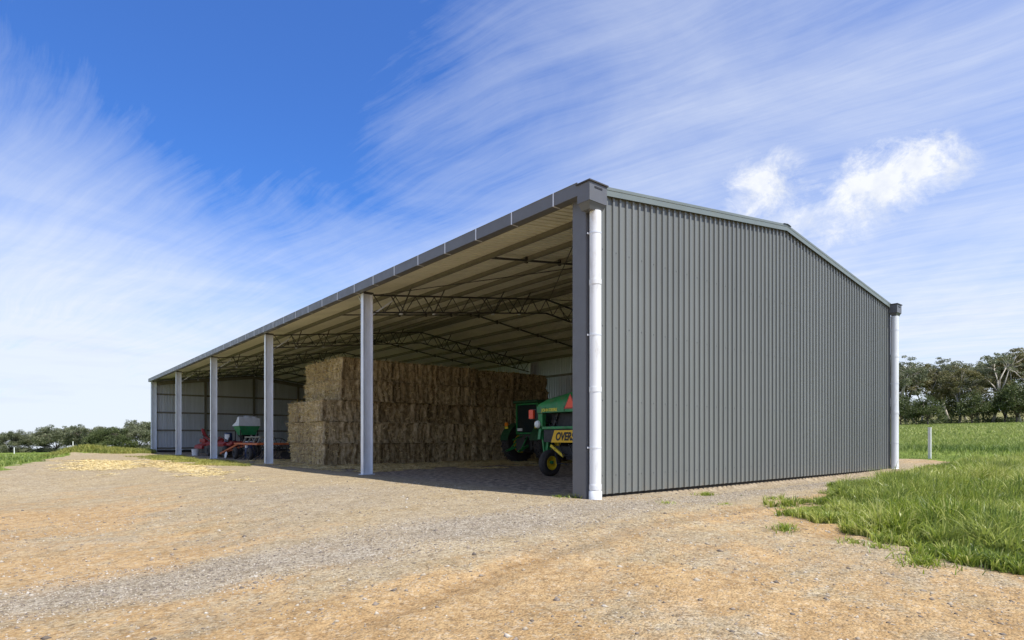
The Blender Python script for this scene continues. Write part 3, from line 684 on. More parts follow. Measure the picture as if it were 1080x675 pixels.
# ------------------------------------------------------------------ straw bales
BL, BW, BH = 2.40, 1.22, .87
def bale_mesh(seed):
    import bmesh
    nx, ny, nz = 46, 22, 16
    bm = bmesh.new(); vs = {}
    def vert(i, j, k):
        key = (i, j, k)
        if key not in vs: vs[key] = bm.verts.new(((i/nx-.5)*BL, (j/ny-.5)*BW, (k/nz)*BH))
        return vs[key]
    for i in range(nx):
        for j in range(ny):
            bm.faces.new((vert(i, j, 0), vert(i, j+1, 0), vert(i+1, j+1, 0), vert(i+1, j, 0))); bm.faces.new((vert(i, j, nz), vert(i+1, j, nz), vert(i+1, j+1, nz), vert(i, j+1, nz)))
    for i in range(nx):
        for k in range(nz):
            bm.faces.new((vert(i, 0, k), vert(i+1, 0, k), vert(i+1, 0, k+1), vert(i, 0, k+1))); bm.faces.new((vert(i, ny, k), vert(i, ny, k+1), vert(i+1, ny, k+1), vert(i+1, ny, k)))
    for j in range(ny):
        for k in range(nz):
            bm.faces.new((vert(0, j, k), vert(0, j, k+1), vert(0, j+1, k+1), vert(0, j+1, k))); bm.faces.new((vert(nx, j, k), vert(nx, j+1, k), vert(nx, j+1, k+1), vert(nx, j, k+1)))
    rs = random.Random(seed); fl = []; t = -BL/2-.1
    while t < BL/2+.2: fl.append((t, rs.uniform(-.10, .045))); t += rs.uniform(.07, .20)
    def flake(x):
        for (a, va), (b_, vb) in zip(fl[:-1], fl[1:]):
            if a <= x < b_:
                u = (x-a)/(b_-a); return va-.045*abs(u-.5)**3*8*.5
        return 0
    for v in bm.verts:
        c = v.co.copy(); q = c+Vector((seed*7.1, 0, 0))
        ex = abs(c.x)/(BL/2); ey = abs(c.y)/(BW/2); ez = abs(c.z/BH-.5)*2
        nse = mnoise.noise(q*2.1)*.07+mnoise.noise(q*6)*.055+mnoise.noise(q*15)*.03
        d = Vector((0, 0, 0))
        if ex > .999: d.x += math.copysign(nse*1.2-.015-.05*max(0, ey-.6)**2*4-.05*max(0, ez-.55)**2*4, c.x)
        if ey > .999: d.y += math.copysign(nse*.9+flake(c.x+.05*math.sin(c.z*5+seed))-.10*max(0, ez-.55)**2*4-.12*max(0, ex-.88)**2*40, c.y)
        if ez > .999: d.z += (nse*.5-.005 if c.z > .1 else abs(nse)*.4)
        v.co = c+d
    me = bpy.data.meshes.new('straw_bale'); bm.to_mesh(me); bm.free(); me.materials.append(M['bale'])
    me.polygons.foreach_set('use_smooth', [True]*len(me.polygons))
    return me
bmesh_variants = [bale_mesh(k+1) for k in range(6)]
ordn = ['first', 'second', 'third', 'fourth', 'fifth', 'sixth']
layn = ['bottom', 'second', 'third', 'fourth', 'top']
def tufts_for(seed):
    n = 1100; rr = np.random.default_rng(seed); f = rr.integers(0, 3, n)
    x = rr.uniform(-BL/2, BL/2, n); y = rr.uniform(-BW/2, BW/2, n); z = rr.uniform(0.02, BH, n)
    nx_ = np.zeros((n, 3)); c = np.stack([x, y, z], -1)
    c[f == 0, 1] = -BW/2+.0; nx_[f == 0, 1] = -1; c[f == 1, 0] = -BL/2; nx_[f == 1, 0] = -1; c[f == 2, 2] = BH-.01; nx_[f == 2, 2] = 1
    a = rr.normal(0, 1, (n, 3)); d = a/np.linalg.norm(a, axis=1)[:, None]*rr.uniform(.06, .20, n)[:, None]; d += nx_*.03; d[:, 2] -= .03
    s_ = np.cross(d, rr.normal(0, 1, (n, 3))); s_ = s_/np.linalg.norm(s_, axis=1)[:, None]*.009
    return quads_mesh('loose_stalks', np.stack([c-nx_*.02-s_, c-nx_*.02+s_, c+d-s_, c+d+s_], 1), M['straw'], rr.uniform(0, 1, n))
tufts = [tufts_for(s_) for s_ in range(4)]
bi = 0
def put_bale(ix, row, layer, x0, label):
    global bi
    jx, jy = rnd.uniform(-.05, .05), rnd.uniform(-.08, .10)
    o = link('straw_bale', bmesh_variants[(bi*5+layer) % 6]); bi += 1
    o.location = (x0+BL/2+ix*(BL+.015)+jx, 15.55+BW/2+row*(BW+.03)+jy+(.10 if layer in (2,) else 0)-(.08 if layer == 0 else 0), layer*BH)
    flip = rnd.random() < .5
    o.rotation_euler = (rnd.uniform(-.012, .012), rnd.uniform(-.01, .01), rnd.uniform(-.022, .022)+(math.pi if flip else 0))
    if layer > 2 and row == 0: o.location.x = x0+(BL/2+ix*BL)*.93; o.scale.x = .93
    tag(o, label, 'straw bale', 'large square straw bales stacked in the shed')
    t = link('loose_stalks', tufts[bi % 4], o)
    if flip: t.rotation_euler[2] = math.pi
for layer in range(5):
    x0 = 1.5 if layer < 3 else 2.22
    for ix in range(5):
        w = ('front corner straw bale' if ix == 0 else ordn[ix]+' straw bale back from the open side')
        put_bale(ix, 0, layer, x0, f'{w}, {layn[layer]} layer, long face of the straw stack')
    for row in (1, 2):
        put_bale(0, row, layer, x0, f'{"middle" if row == 1 else "far left"} straw bale, {layn[layer]} layer, on the pale end face of the stack')

# ------------------------------------------------------------------ machines
def wheel(parent, c, axis, r, w, rim_r, name='wheel', treads=0, rim='yellow', dish=.35):
    """tyre with a dished rim as its sub-part; axis points to the outside"""
    ax = Vector(axis).normalized(); h = w/2; s_ = min(.045, w*.2)
    mb = MB(); mb.lathe(c, ax, [(-h*.8, rim_r), (-h, rim_r+(r-rim_r)*.35), (-h, r-s_*1.5), (-h+s_, r-.01), (-h*.4, r), (h*.4, r), (h-s_, r-.01), (h, r-s_*1.5), (h, rim_r+(r-rim_r)*.35), (h*.8, rim_r)], 40)
    if treads:
        c_ = Vector(c); u = Vector((0, 0, 1)); x = ax.cross(u).normalized(); y = ax.cross(x).normalized()
        for k in range(treads):
            for sg in (-1, 1):
                a = 2*math.pi*(k+(.5 if sg > 0 else 0))/treads; b_ = a+.16
                P1 = c_+(x*math.cos(a)+y*math.sin(a))*(r+.005)+ax*sg*.02; P2 = c_+(x*math.cos(b_)+y*math.sin(b_))*(r-.005)+ax*sg*h*.98
                mb.bar(P1, P2, .05, .05, up=tuple((P1-c_).normalized()))
    t = smooth_angle(mb.build(name, M['tyre'], parent), 35)
    mb = MB(); mb.lathe(c, ax, [(h*.82, rim_r), (h*.86, rim_r*.93), (h*.3, rim_r*.80), (h*.05, rim_r*.45), (h*.25, rim_r*.36), (h*.35, rim_r*.20), (h*.7, rim_r*.18), (h*.72, 0)], 32)
    mb.lathe(c, ax, [(-h*.8, rim_r), (-h*.3, rim_r*.85), (-h*.1, rim_r*.4), (-h*.1, 0)], 32)
    smooth_angle(mb.build('rim', M[rim], t), 30)
    mb = MB(); mb.lathe(c, ax, [(h*.73, rim_r*.16), (h*.9, rim_r*.13), (h*.9, 0)], 12); mb.build('hub', M['black'], t)
    return t
def text_mesh(s, size, material, parent, name, origin, xdir, ydir, shear=0, stretch=1, bold=.0):
    cu = bpy.data.curves.new(name, 'FONT'); cu.body = s; cu.size = size; cu.shear = shear; cu.extrude = .001; cu.offset = bold
    tmp = bpy.data.objects.new('tmp', cu); COL.objects.link(tmp); bpy.context.view_layer.update()
    me = bpy.data.meshes.new_from_object(tmp.evaluated_get(bpy.context.evaluated_depsgraph_get()))
    bpy.data.objects.remove(tmp); bpy.data.curves.remove(cu)
    x = Vector(xdir); y = Vector(ydir); z = x.cross(y); o = Vector(origin)
    me.transform(Matrix(((x.x*stretch, y.x, z.x, o.x), (x.y*stretch, y.y, z.y, o.y), (x.z*stretch, y.z, z.z, o.z), (0, 0, 0, 1))))
    me.materials.clear(); me.materials.append(material); return link(name, me, parent)
def prism(mb, prof, y0, y1, mi=0):      # profile in (x, z) extruded along y
    n = len(prof); vs = [(x, y0, z) for x, z in prof]+[(x, y1, z) for x, z in prof]
    fs = [tuple(range(n)), tuple(reversed(range(n, 2*n)))]+[(i, i+n, (i+1) % n+n, (i+1) % n) for i in range(n)]
    mb.add(vs, fs, mi)
# green machine with the oversize sign, rear towards the open side
gm = tag(empty('farm_implement', (4.5, 3.5, 0)), 'green towed machine behind the corner post with yellow oversize sign and red triangle', 'farm machine')
def gl(mb, name, mats, parent=gm, smooth=False, org=Vector((4.5, 3.5, 0)), label=None):
    mb.v = [(x-org.x, y-org.y, z) for x, y, z in mb.v]; return mb.build(name, mats, parent, smooth, label)
mb = MB(); secs = [(5.30, .04), (5.12, .13), (3.3, .42), (1.5, .13), (1.3, .04)]; hv = []; hf = []
for y_, dz_ in secs: hv += [(3.62, y_, 1.80), (3.62, y_, 1.96), (3.67, y_, 2.02+dz_*.6), (3.86, y_, 2.06+dz_), (5.6, y_, 2.10+dz_), (5.6, y_, 1.80)]
for q_ in range(4):
    for w_ in range(6): hf.append((q_*6+w_, (q_+1)*6+w_, (q_+1)*6+(w_+1) % 6, q_*6+(w_+1) % 6))
hf += [tuple(range(5, -1, -1)), tuple(range(24, 30))]; mb.add(hv, hf)
hood = smooth_angle(gl(mb, 'hood', M['green']), 50)
mb = MB(); prism(mb, [(3.66, 1.42), (3.66, 1.79), (3.80, 1.79), (3.80, 1.42)], 5.12, 5.30); prism(mb, [(3.66, 1.05), (3.72, 1.41), (3.80, 1.41), (3.80, 1.05)], 5.22, 5.32); gl(mb, 'side_panel', M['green'])
mb = MB(); mb.box(3.95, 5.5, 1.4, 5.05, 1.30, 1.795, bev=.02); gl(mb, 'inner_housing', M['black'])
for k in range(5):
    mb = MB(); mb.bar((3.9, 4.9-k*.75, 1.42), (3.92, 4.75-k*.75, 1.78), .05); gl(mb, 'linkage', M['darksteel'])
mb = MB(); mb.box(3.64, 3.80, 1.35, 5.12, 1.335, 1.41, bev=.012); gl(mb, 'cross_bar', M['green'])
mb = MB(); mb.box(3.68, 3.74, 1.4, 5.08, .97, 1.33, bev=.01); gl(mb, 'rear_panel', M['black'])
mb = MB(); mb.poly([(3.655, 4.62, 1.30), (3.655, 4.76, .965), (3.655, 3.10, .965), (3.655, 3.10, 1.30)]); mb.poly([(3.665, 3.10, 1.30), (3.665, 3.10, .965), (3.665, 4.76, .965), (3.665, 4.62, 1.30)])
for a, c_ in (((4.62, 1.30), (4.76, .965)), ((4.76, .965), (3.10, .965)), ((3.10, .965), (3.10, 1.30)), ((3.10, 1.30), (4.62, 1.30))):
    mb.poly([(3.655, a[0], a[1]), (3.665, a[0], a[1]), (3.665, c_[0], c_[1]), (3.655, c_[0], c_[1])])
sg_ = gl(mb, 'oversize_sign', M['signy'])
text_mesh('OVERSIZE', .30, M['black'], sg_, 'sign_lettering', (3.650-4.5, 4.58-3.5, 1.03), (0, -1, 0), (0, 0, 1), .28, .80, .012)
text_mesh('JOHN DEERE', .115, M['lettery'], hood, 'hood_lettering', (3.614-4.5, 5.10-3.5, 1.835), (0, -1, 0), (.0, 0, 1), 0, .95, .003)
# warning triangle
mb = MB(); xx = 3.605; cy_, z0, z1 = 3.96, 1.88, 2.28; hw = .235
def tri(mb, x, s_, mi):
    c = Vector((x, cy_, z0+(z1-z0)*.36)); pts = [Vector((x, cy_+hw, z0)), Vector((x, cy_-hw, z0)), Vector((x, cy_, z1))]; mb.poly([c+(p_-c)*s_ for p_ in pts], mi)
tri(mb, xx, 1.0, 1); tri(mb, xx-.004, .80, 0); mb.poly([(xx+.006, cy_, z1), (xx+.006, cy_-hw, z0), (xx+.006, cy_+hw, z0)], 1)
gl(mb, 'warning_triangle', [M['smv'], M['smvb']])
mb = MB(); mb.box(xx+.007, 3.72, cy_-.03, cy_+.03, 1.9, 2.1); gl(mb, 'triangle_bracket', M['black'])
for y0_, z0_, y1_, z1_ in ((5.0, 1.5, 4.3, 1.35), (4.8, 1.7, 4.0, 1.3), (4.9, 1.25, 4.6, .6), (4.6, .95, 3.9, .55), (4.2, .9, 3.4, .45), (4.75, .7, 4.3, .35)):
    mb = MB(); mb.tube([(3.82, y0_, z0_), (3.74, (y0_*2+y1_)/3, (z0_+z1_)/2-.16), (3.76, (y0_+y1_*2)/3, (z0_+z1_)/2-.14), (3.84, y1_, z1_)], .016, 8); smooth_angle(gl(mb, 'hydraulic_hose', M['black']))
for y_ in (4.95, 4.2, 3.4, 2.6, 1.8):
    mb = MB(); mb.box(3.612, 3.619, y_-.006, y_+.006, 1.81, 1.95); gl(mb, 'panel_seam', M['darksteel'], hood)
# lamps at the left end
mb = MB(); mb.box(3.58, 3.66, 5.43, 5.62, 1.64, 1.90, bev=.015); gl(mb, 'tail_lamp', M['orangeled'])
mb = MB(); mb.box(3.67, 3.71, 5.30, 5.66, 1.62, 1.92); mb.bar((3.7, 5.30, 1.70), (3.7, 5.2, 1.70), .05); gl(mb, 'lamp_bracket', M['black'])
mb = MB(); mb.lathe((3.66, 5.30, 1.48), (-1, 0, 0), [(-.10, 0), (-.10, .09), (-.02, .125), (.0, .125)], 20); lh = smooth_angle(gl(mb, 'work_lamp', M['green'])); mb = MB(); mb.lathe((3.65, 5.30, 1.48), (-1, 0, 0), [(0, .115), (.05, .09), (.07, 0)], 20); smooth_angle(gl(mb, 'lens', M['clear'], lh))
# leg, axle, wheel
mb = MB(); mb.bar((3.78, 5.28, 1.40), (3.80, 5.16, .60), .055); mb.bar((3.9, 5.1, .98), (3.86, 5.16, .40), .10, .14); mb.bar((3.86, 5.25, .40), (3.86, 4.9, .40), .08); gl(mb, 'wheel_leg', M['green'])
mb = MB(); mb.bar((3.75, 4.85, .88), (3.85, 4.45, .58), .07); gl(mb, 'brace', M['yellow'])
mb = MB(); mb.box(3.95, 4.15, 1.4, 5.05, .62, .86, bev=.01); mb.box(4.6, 4.75, 1.4, 5.0, .5, .9, bev=.01); mb.bar((3.9, 4.4, .55), (4.8, 3.6, .40), .10); mb.bar((3.8, 3.3, .45), (4.9, 2.2, .6), .12)
for y in (1.8, 2.6, 3.4, 4.2): mb.box(4.05, 5.4, y-.05, y+.05, .5, 1.3)
gl(mb, 'chassis', M['black'])
def wl(c, *a, **k): return wheel(gm, tuple(Vector(c)-Vector((4.5, 3.5, 0))), *a, **k)
wl((3.86, 5.02, .375), (0, -1, 0), .375, .24, .20); wl((3.86, 1.75, .375), (0, 1, 0), .375, .24, .20)

# tractor behind it
TO = Vector((10.2, 12.35, 0)); tr = tag(empty('tractor', TO), 'green tractor with a cab parked at the back beside the straw stack', 'tractor')
def tl(mb, name, mats, parent=tr, label=None): return gl(mb, name, mats, parent, False, TO, label)
for sg in (1, -1):
    wheel(tr, (-.4, sg*1.08, .83), (0, -1 if sg > 0 else -1, 0), .83, .46, .42, treads=22)
    wheel(tr, (2.1, sg*.95, .55), (0, -1, 0), .55, .32, .28, treads=18)
    mb = MB(); n = 14; prev = None
    for k in range(n+1):
        a = R(10+k*150/n); p_ = (9.8-math.cos(a)*.93, .83+math.sin(a)*.93)
        if prev: 
            y0, y1 = sorted((TO.y+sg*.72, TO.y+sg*1.26)); mb.add([(prev[0], y0, prev[1]), (prev[0], y1, prev[1]), (p_[0], y1, p_[1]), (p_[0], y0, p_[1]), (prev[0]*1, y0, prev[1]+.02), (prev[0], y1, prev[1]+.02), (p_[0], y1, p_[1]+.02), (p_[0], y0, p_[1]+.02)], [(0,3,2,1),(4,5,6,7),(0,1,5,4),(1,2,6,5),(2,3,7,6),(3,0,4,7)])
        prev = p_
    tl(mb, 'mudguard', M['darkgreen'])
    mb = MB(); mb.box(9.02, 9.08, TO.y+sg*1.0-.09, TO.y+sg*1.0+.09, 1.62, 1.78, bev=.01); tl(mb, 'indicator_lamp', M['amber'])
    mb = MB(); mb.box(9.03, 9.08, TO.y+sg*1.0-.10, TO.y+sg*1.0+.10, 1.50, 1.60, bev=.01); tl(mb, 'reflector', M['lettery'])
mb = MB(); mb.box(9.3, 10.9, TO.y-.42, TO.y+.42, .55, 1.25, bev=.04); mb.box(9.0, 9.4, TO.y-.28, TO.y+.28, .5, 1.1, bev=.03); tl(mb, 'gearbox', M['darksteel'])
mb = MB(); mb.box(9.5, 12.6, TO.y-.18, TO.y+.18, .45, .75, bev=.03); tl(mb, 'chassis', M['darksteel'])
mb = MB(); prism(mb, [(10.75, 1.05), (10.75, 1.72), (12.3, 1.58), (12.75, 1.40), (12.8, .9), (12.7, .75)], TO.y-.38, TO.y+.38); tl(mb, 'bonnet', M['green'])
mb = MB()
for y in (-.72, .72):
    mb.bar((9.45, TO.y+y, 1.25), (9.40, TO.y+y*.95, 2.62), .08); mb.bar((10.75, TO.y+y, 1.15), (10.60, TO.y+y*.95, 2.62), .07)
mb.bar((9.43, TO.y-.72, 1.30), (9.43, TO.y+.72, 1.30), .07); mb.bar((9.42, TO.y-.70, 2.58), (9.42, TO.y+.70, 2.58), .07)
for y in (-.68, .68): mb.bar((9.40, TO.y+y, 2.59), (10.62, TO.y+y, 2.59), .09)
tl(mb, 'cab_frame', M['green'])
mb = MB(); mb.box(9.25, 10.8, TO.y-.80, TO.y+.80, 2.63, 2.74, bev=.03); tl(mb, 'cab_roof', M['darkgreen'])
mb = MB(); mb.box(9.415, 9.425, TO.y-.64, TO.y+.64, 1.36, 2.53); mb.box(9.5, 10.6, TO.y+.70, TO.y+.71, 1.3, 2.55); mb.box(9.5, 10.6, TO.y-.71, TO.y-.70, 1.3, 2.55); tl(mb, 'cab_window', M['glass'])
mb = MB(); mb.box(9.8, 10.3, TO.y-.28, TO.y+.28, 1.26, 1.42, bev=.04); mb.box(9.74, 9.84, TO.y-.26, TO.y+.26, 1.43, 1.95, bev=.03); tl(mb, 'seat', M['black'])
mb = MB()
for sg in (-1, 1): mb.bar((9.2, TO.y+sg*.3, .75), (8.55, TO.y+sg*.42, .52), .06, .09); mb.bar((9.2, TO.y+sg*.25, 1.15), (8.75, TO.y+sg*.38, .60), .04)
mb.bar((9.15, TO.y, 1.2), (8.6, TO.y, 1.0), .05); tl(mb, 'linkage_arms', M['green'])
mb = MB(); mb.box(9.36, 9.40, TO.y+.30, TO.y+.62, 1.40, 1.52); tl(mb, 'number_plate', M['clear'])
mb = MB(); mb.tube([(11.3, TO.y+.2, 1.65), (11.3, TO.y+.2, 2.5)], .04, 10); tl(mb, 'exhaust', M['black'])

# red mower at the left
RO = Vector((1.9, 31.5, 0)); rm = tag(empty('mower', RO), 'red disc mower with raised arm behind the second post from the far left', 'mower')
def rl(mb, name, mats, parent=rm, label=None): return gl(mb, name, mats, parent, False, RO, label)
mb = MB(); mb.box(1.3, 1.6, 28.2, 35.0, .66, .80, bev=.03); prism(mb, [(1.2, .60), (1.15, .74), (1.4, .93), (2.3, .90), (2.5, .60)], 29.2, 31.0); prism(mb, [(1.2, .60), (1.15, .74), (1.4, .95), (2.3, .92), (2.5, .60)], 31.5, 33.4)
mb.bar((1.4, 28.0, .80), (1.7, 31.0, 1.02), .18, .12); tl_ = rl(mb, 'deck', M['red'])
mb = MB(); mb.tube([(1.5, 35.0, .8), (1.45, 34.6, 1.15), (1.4, 35.1, 1.60), (1.42, 35.4, 1.66)], [.16, .14, .10, .07], 10); mb.box(1.25, 1.6, 34.0, 35.4, .80, 1.05, bev=.05); mb.bar((1.5, 33.2, .95), (1.5, 34.8, 1.15), .14); rl(mb, 'lifting_arm', M['red'])
mb = MB(); prism(mb, [(.95, .42), (1.0, .62), (1.3, .74), (1.7, .70), (1.9, .42)], 33.5, 35.5); rl(mb, 'end_cover', M['red'])
for pts_ in (((1.3, 28.6, .88), (1.25, 29.8, 1.15), (1.3, 31.0, .98)), ((1.3, 31.2, .98), (1.2, 32.4, 1.30), (1.4, 33.8, 1.1)), ((1.2, 32.5, .9), (1.1, 33.6, 1.2), (1.3, 34.8, 1.3))):
    mb = MB(); mb.tube(pts_, .03, 8); smooth_angle(rl(mb, 'hose', M['black']))
for y_ in (28.8, 29.9, 31.1, 32.2, 33.0):
    mb = MB(); mb.bar((1.3, y_, .87), (1.5, y_+.35, 1.12), .06); mb.bar((1.5, y_+.35, 1.12), (1.5, y_+.6, .9), .05); rl(mb, 'bracket', M['red'] if int(y_*10) % 2 else M['darksteel'])
mb = MB()
for k in range(26):
    y = 28.4+k*.27; mb.box(1.10, 1.13, y, y+.24, .12+rnd.uniform(0, .04), .60)
mb.box(1.14, 2.0, 28.4, 35.3, .14, .58); rl(mb, 'black_skirt', M['black'])
for y in (28.3, 31.9):
    wheel(rm, tuple(Vector((1.05, y, .33))-RO), (-1, 0, 0), .33, .20, .16, rim='black')
for k, (y, z) in enumerate(((34.6, .78), (33.1, .99), (30.9, .97))):
    mb = MB(); mb.lathe((1.5, y, z-.02), (0, 0, 1), [(0, .20), (.10, .20), (.14, .12), (.22, .10), (.22, 0)], 18); rl(mb, 'gear_hub', M['red'])
# rusty cultivator
UO = Vector((1.9, 24.2, 0)); cu_ = tag(empty('cultivator', UO), 'rusty orange trailed cultivator standing between the red mower and the straw', 'cultivator')
def ul(mb, name, mats, parent=cu_, label=None): return gl(mb, name, mats, parent, False, UO, label)
mb = MB()
for x in (1.0, 1.7, 2.4): mb.bar((x, 22.2, .80), (x, 26.2, .80), .09)
for y in (22.2, 23.5, 24.9, 26.2): mb.bar((1.0, y, .80), (2.4, y, .80), .09)
ul(mb, 'frame', M['rust'])
mb = MB(); mb.bar((1.2, 26.0, .82), (.75, 28.0, .24), .09); mb.bar((1.9, 26.1, .82), (.78, 27.9, .26), .07); ul(mb, 'drawbar', M['rust'])
mb = MB()
for y in (22.6, 23.3, 24.2, 25.0): mb.bar((1.1, y, .84), (1.25, y, 1.14), .07); mb.bar((1.25, y, 1.14), (1.9, y, 1.10), .06)
mb.bar((1.2, 22.6, 1.14), (1.2, 25.1, 1.14), .05); mb.bar((1.0, 22.8, .9), (1.6, 25.4, 1.22), .06); ul(mb, 'upper_rail', M['galvd'])
for i, x in enumerate((1.0, 1.7, 2.4)):
    for j in range(7):
        y = 22.4+j*.6+(.2 if i % 2 else 0); mb = MB()
        mb.tube([(x, y, .78), (x+.16, y, .72), (x+.24, y, .48), (x+.10, y, .22), (x-.08, y, .05)], [.022, .022, .022, .02, .03], 6); ul(mb, 'tine', M['darksteel'])
for y in (23.0, 25.5): wheel(cu_, tuple(Vector((.85, y, .31))-UO), (-1, 0, 0), .31, .18, .15, rim='black')
mb = MB(); mb.box(.94, 1.02, 24.0, 24.14, .60, .72); ul(mb, 'reflector', M['whitepl'])
# spreader with tarp
PO = Vector((3.0, 29.9, 0)); sp_ = tag(empty('fertiliser_spreader', PO), 'green hopper spreader under a peaked white tarp behind the red mower', 'spreader')
def pl(mb, name, mats, parent=sp_, label=None): return gl(mb, name, mats, parent, False, PO, label)
def frustum(mb, x0, x1, y0, y1, z0, X0, X1, Y0, Y1, z1):
    mb.add([(x0,y0,z0),(x1,y0,z0),(x1,y1,z0),(x0,y1,z0),(X0,Y0,z1),(X1,Y0,z1),(X1,Y1,z1),(X0,Y1,z1)], [(0,3,2,1),(4,5,6,7),(0,1,5,4),(1,2,6,5),(2,3,7,6),(3,0,4,7)])
mb = MB(); frustum(mb, 2.5, 3.5, 29.35, 30.6, 1.28, 2.2, 3.8, 29.1, 30.85, 1.80); pl(mb, 'hopper', M['green2'])
mb = MB(); mb.box(2.15, 3.85, 29.05, 30.9, 1.805, 1.87, bev=.01); pl(mb, 'hopper_rim', M['tarp'])
mb = MB(); ng = 14; vs = []; fs = []
for i in range(ng+1):
    for j in range(ng+1):
        u, v = i/ng, j/ng; x = 2.2+1.6*u; y = 29.1+1.75*v
        h = .50*min(1, (1-v)*3.2 if v > .25 else 1)*(.75+.25*math.sin(u*3.1)) if 1 else 0
        h = .52*(1-max(0, (v-.22))/.78)**1.5*(.85+.15*math.sin(u*math.pi)) if v > .02 else .40
        vs.append((x+rnd.uniform(-.01, .01), y, 1.872+h+.03*math.sin(u*17+v*9)+rnd.uniform(-.008, .008)))
for i in range(ng):
    for j in range(ng): k = i*(ng+1)+j; fs.append((k, k+ng+1, k+ng+2, k+1))
n0 = len(vs)
ring = [i*(ng+1) for i in range(ng+1)]+[ng*(ng+1)+j for j in range(1, ng+1)]+[i*(ng+1)+ng for i in range(ng-1, -1, -1)]+[j for j in range(ng-1, 0, -1)]
for k in ring: vs.append((vs[k][0], vs[k][1], 1.868))
for a in range(len(ring)): c_ = (a+1) % len(ring); fs.append((ring[a], n0+a, n0+c_, ring[c_]))
mb.add(vs, fs); smooth_angle(pl(mb, 'tarp', M['tarp']), 50)
mb = MB(); frustum(mb, 2.8, 3.2, 29.8, 30.2, .80, 2.5, 3.5, 29.35, 30.6, 1.275); mb.box(2.3, 3.7, 29.2, 30.8, .62, .78, bev=.02)
for x in (2.35, 3.65):
    for y in (29.25, 30.75): mb.bar((x, y, .75), (x, y, 1.6), .07)
mb.bar((3.0, 30.8, .68), (3.0, 32.6, .55), .12); pl(mb, 'chassis', M['black'])
for x, s_ in ((2.1, -1), (3.9, 1)): wheel(sp_, tuple(Vector((x, 30.0, .48))-PO), (s_, 0, 0), .48, .30, .24, rim='black')
sp_.scale = (.74, .74, 1.0); sp_.location = (2.75, 30.3, 0)
# dark seeder beside the stack
DO = Vector((3.6, 22.6, 0)); dr = tag(empty('seed_drill', DO), 'old dark seed drill with spoked wheels in the gloom left of the straw stack', 'seed drill')
def dl(mb, name, mats, parent=dr, label=None): return gl(mb, name, mats, parent, False, DO, label)
mb = MB(); prism(mb, [(3.2, 1.25), (3.0, 1.90), (4.1, 1.90), (3.9, 1.25)], 20.8, 24.4); dl(mb, 'seed_box', M['black'])
mb = MB(); mb.box(2.97, 4.13, 20.75, 24.45, 1.905, 1.95, bev=.01); dl(mb, 'lid', M['darksteel'])
mb = MB(); mb.box(2.7, 4.3, 20.9, 21.02, .62, .74); mb.box(2.7, 4.3, 24.2, 24.32, .62, .74); mb.box(2.7, 2.82, 21.03, 24.19, .62, .74); mb.box(4.18, 4.3, 21.03, 24.19, .62, .74)
for y in (20.96, 22.6, 24.26): mb.bar((3.0, y, .74), (3.25, y, 1.26), .07); mb.bar((4.1, y, .74), (3.85, y, 1.26), .07)
dl(mb, 'frame', M['darksteel'])
for y, s_ in ((20.55, -1), (24.65, 1)):
    mb = MB(); c_ = Vector((2.75, y, .55))
    mb.lathe(c_, (0, 1, 0), [(-.05, .52), (-.05, .55), (.05, .55), (.05, .52), (-.05, .52)], 36); mb.lathe(c_, (0, 1, 0), [(-.09, 0), (-.09, .08), (.09, .08), (.09, 0)], 14)
    for k in range(10): a = k*math.pi/5; mb.bar(c_+Vector((math.cos(a)*.06, 0, math.sin(a)*.06)), c_+Vector((math.cos(a)*.53, 0, math.sin(a)*.53)), .022)
    dl(mb, 'spoked_wheel', M['rust'] if 0 else M['darksteel'])
for j in range(12):
    y = 21.2+j*.27; mb = MB(); mb.tube([(3.3, y, 1.24), (3.1, y, .8), (2.9, y, .35)], .02, 6); mb.lathe((2.9, y, .2), (0, 1, 0), [(-.008, 0), (-.006, .19), (.006, .19), (.008, 0)], 18); dl(mb, 'disc_coulter', M['darksteel'])

# small things
def bucket(loc, r, h, label, material, name='bucket', cat='bucket', handle=True, body_label=None):
    e = tag(empty(name, loc), label, cat)
    mb = MB(); mb.lathe((0, 0, 0), (0, 0, 1), [(0, 0), (0, r*.84), (h*.93, r*.99), (h*.93, r*1.05), (h, r*1.05), (h, r*.95), (h*.1, r*.80), (h*.1, 0)], 24); smooth_angle(mb.build('body', material, e), 35)
    if handle:
        mb = MB(); mb.tube([(r*1.06*math.cos(a), r*.25*math.sin(a)+.02, h*.9-r*.75*math.sin(a)) for a in [k*math.pi/10 for k in range(11)]], .006, 6); mb.build('handle', M['darksteel'], e)
    return e
bucket((.75, 34.1, float(G(.75, 34.1))), .40*.5+.02, .40, 'white plastic bucket standing on the floor between two posts near the far wall', M['whitepl'])
def drum(loc, r, h, body, lid, label, name='drum'):
    e = tag(empty(name, loc), label, 'drum')
    mb = MB(); mb.lathe((0, 0, 0), (0, 0, 1), [(0, 0), (0, r*.96), (.02, r), (h*.33, r), (h*.34, r*1.03), (h*.36, r), (h*.66, r), (h*.67, r*1.03), (h*.69, r), (h-.02, r), (h, r*.96), (h, 0)], 24); smooth_angle(mb.build('body', body, e), 35)
    mb = MB(); mb.lathe((0, 0, h+.001), (0, 0, 1), [(0, r*.9), (.03, r*.9), (.035, 0)], 20); mb.build('lid', lid, e); return e
d1 = drum((1.48, 29.35, .862), .21, .50, M['blue'], M['blue'], 'dark blue drum with a white label standing on the red mower deck')
mb = MB(); n = 8
for k in range(n):
    a0, a1 = R(200+k*70/n), R(200+(k+1)*70/n); r = .222
    mb.poly([(math.cos(a0)*r, math.sin(a0)*r, .10), (math.cos(a1)*r, math.sin(a1)*r, .10), (math.cos(a1)*r, math.sin(a1)*r, .44), (math.cos(a0)*r, math.sin(a0)*r, .44)])
mb.build('label_sheet', M['whitepl'], d1)
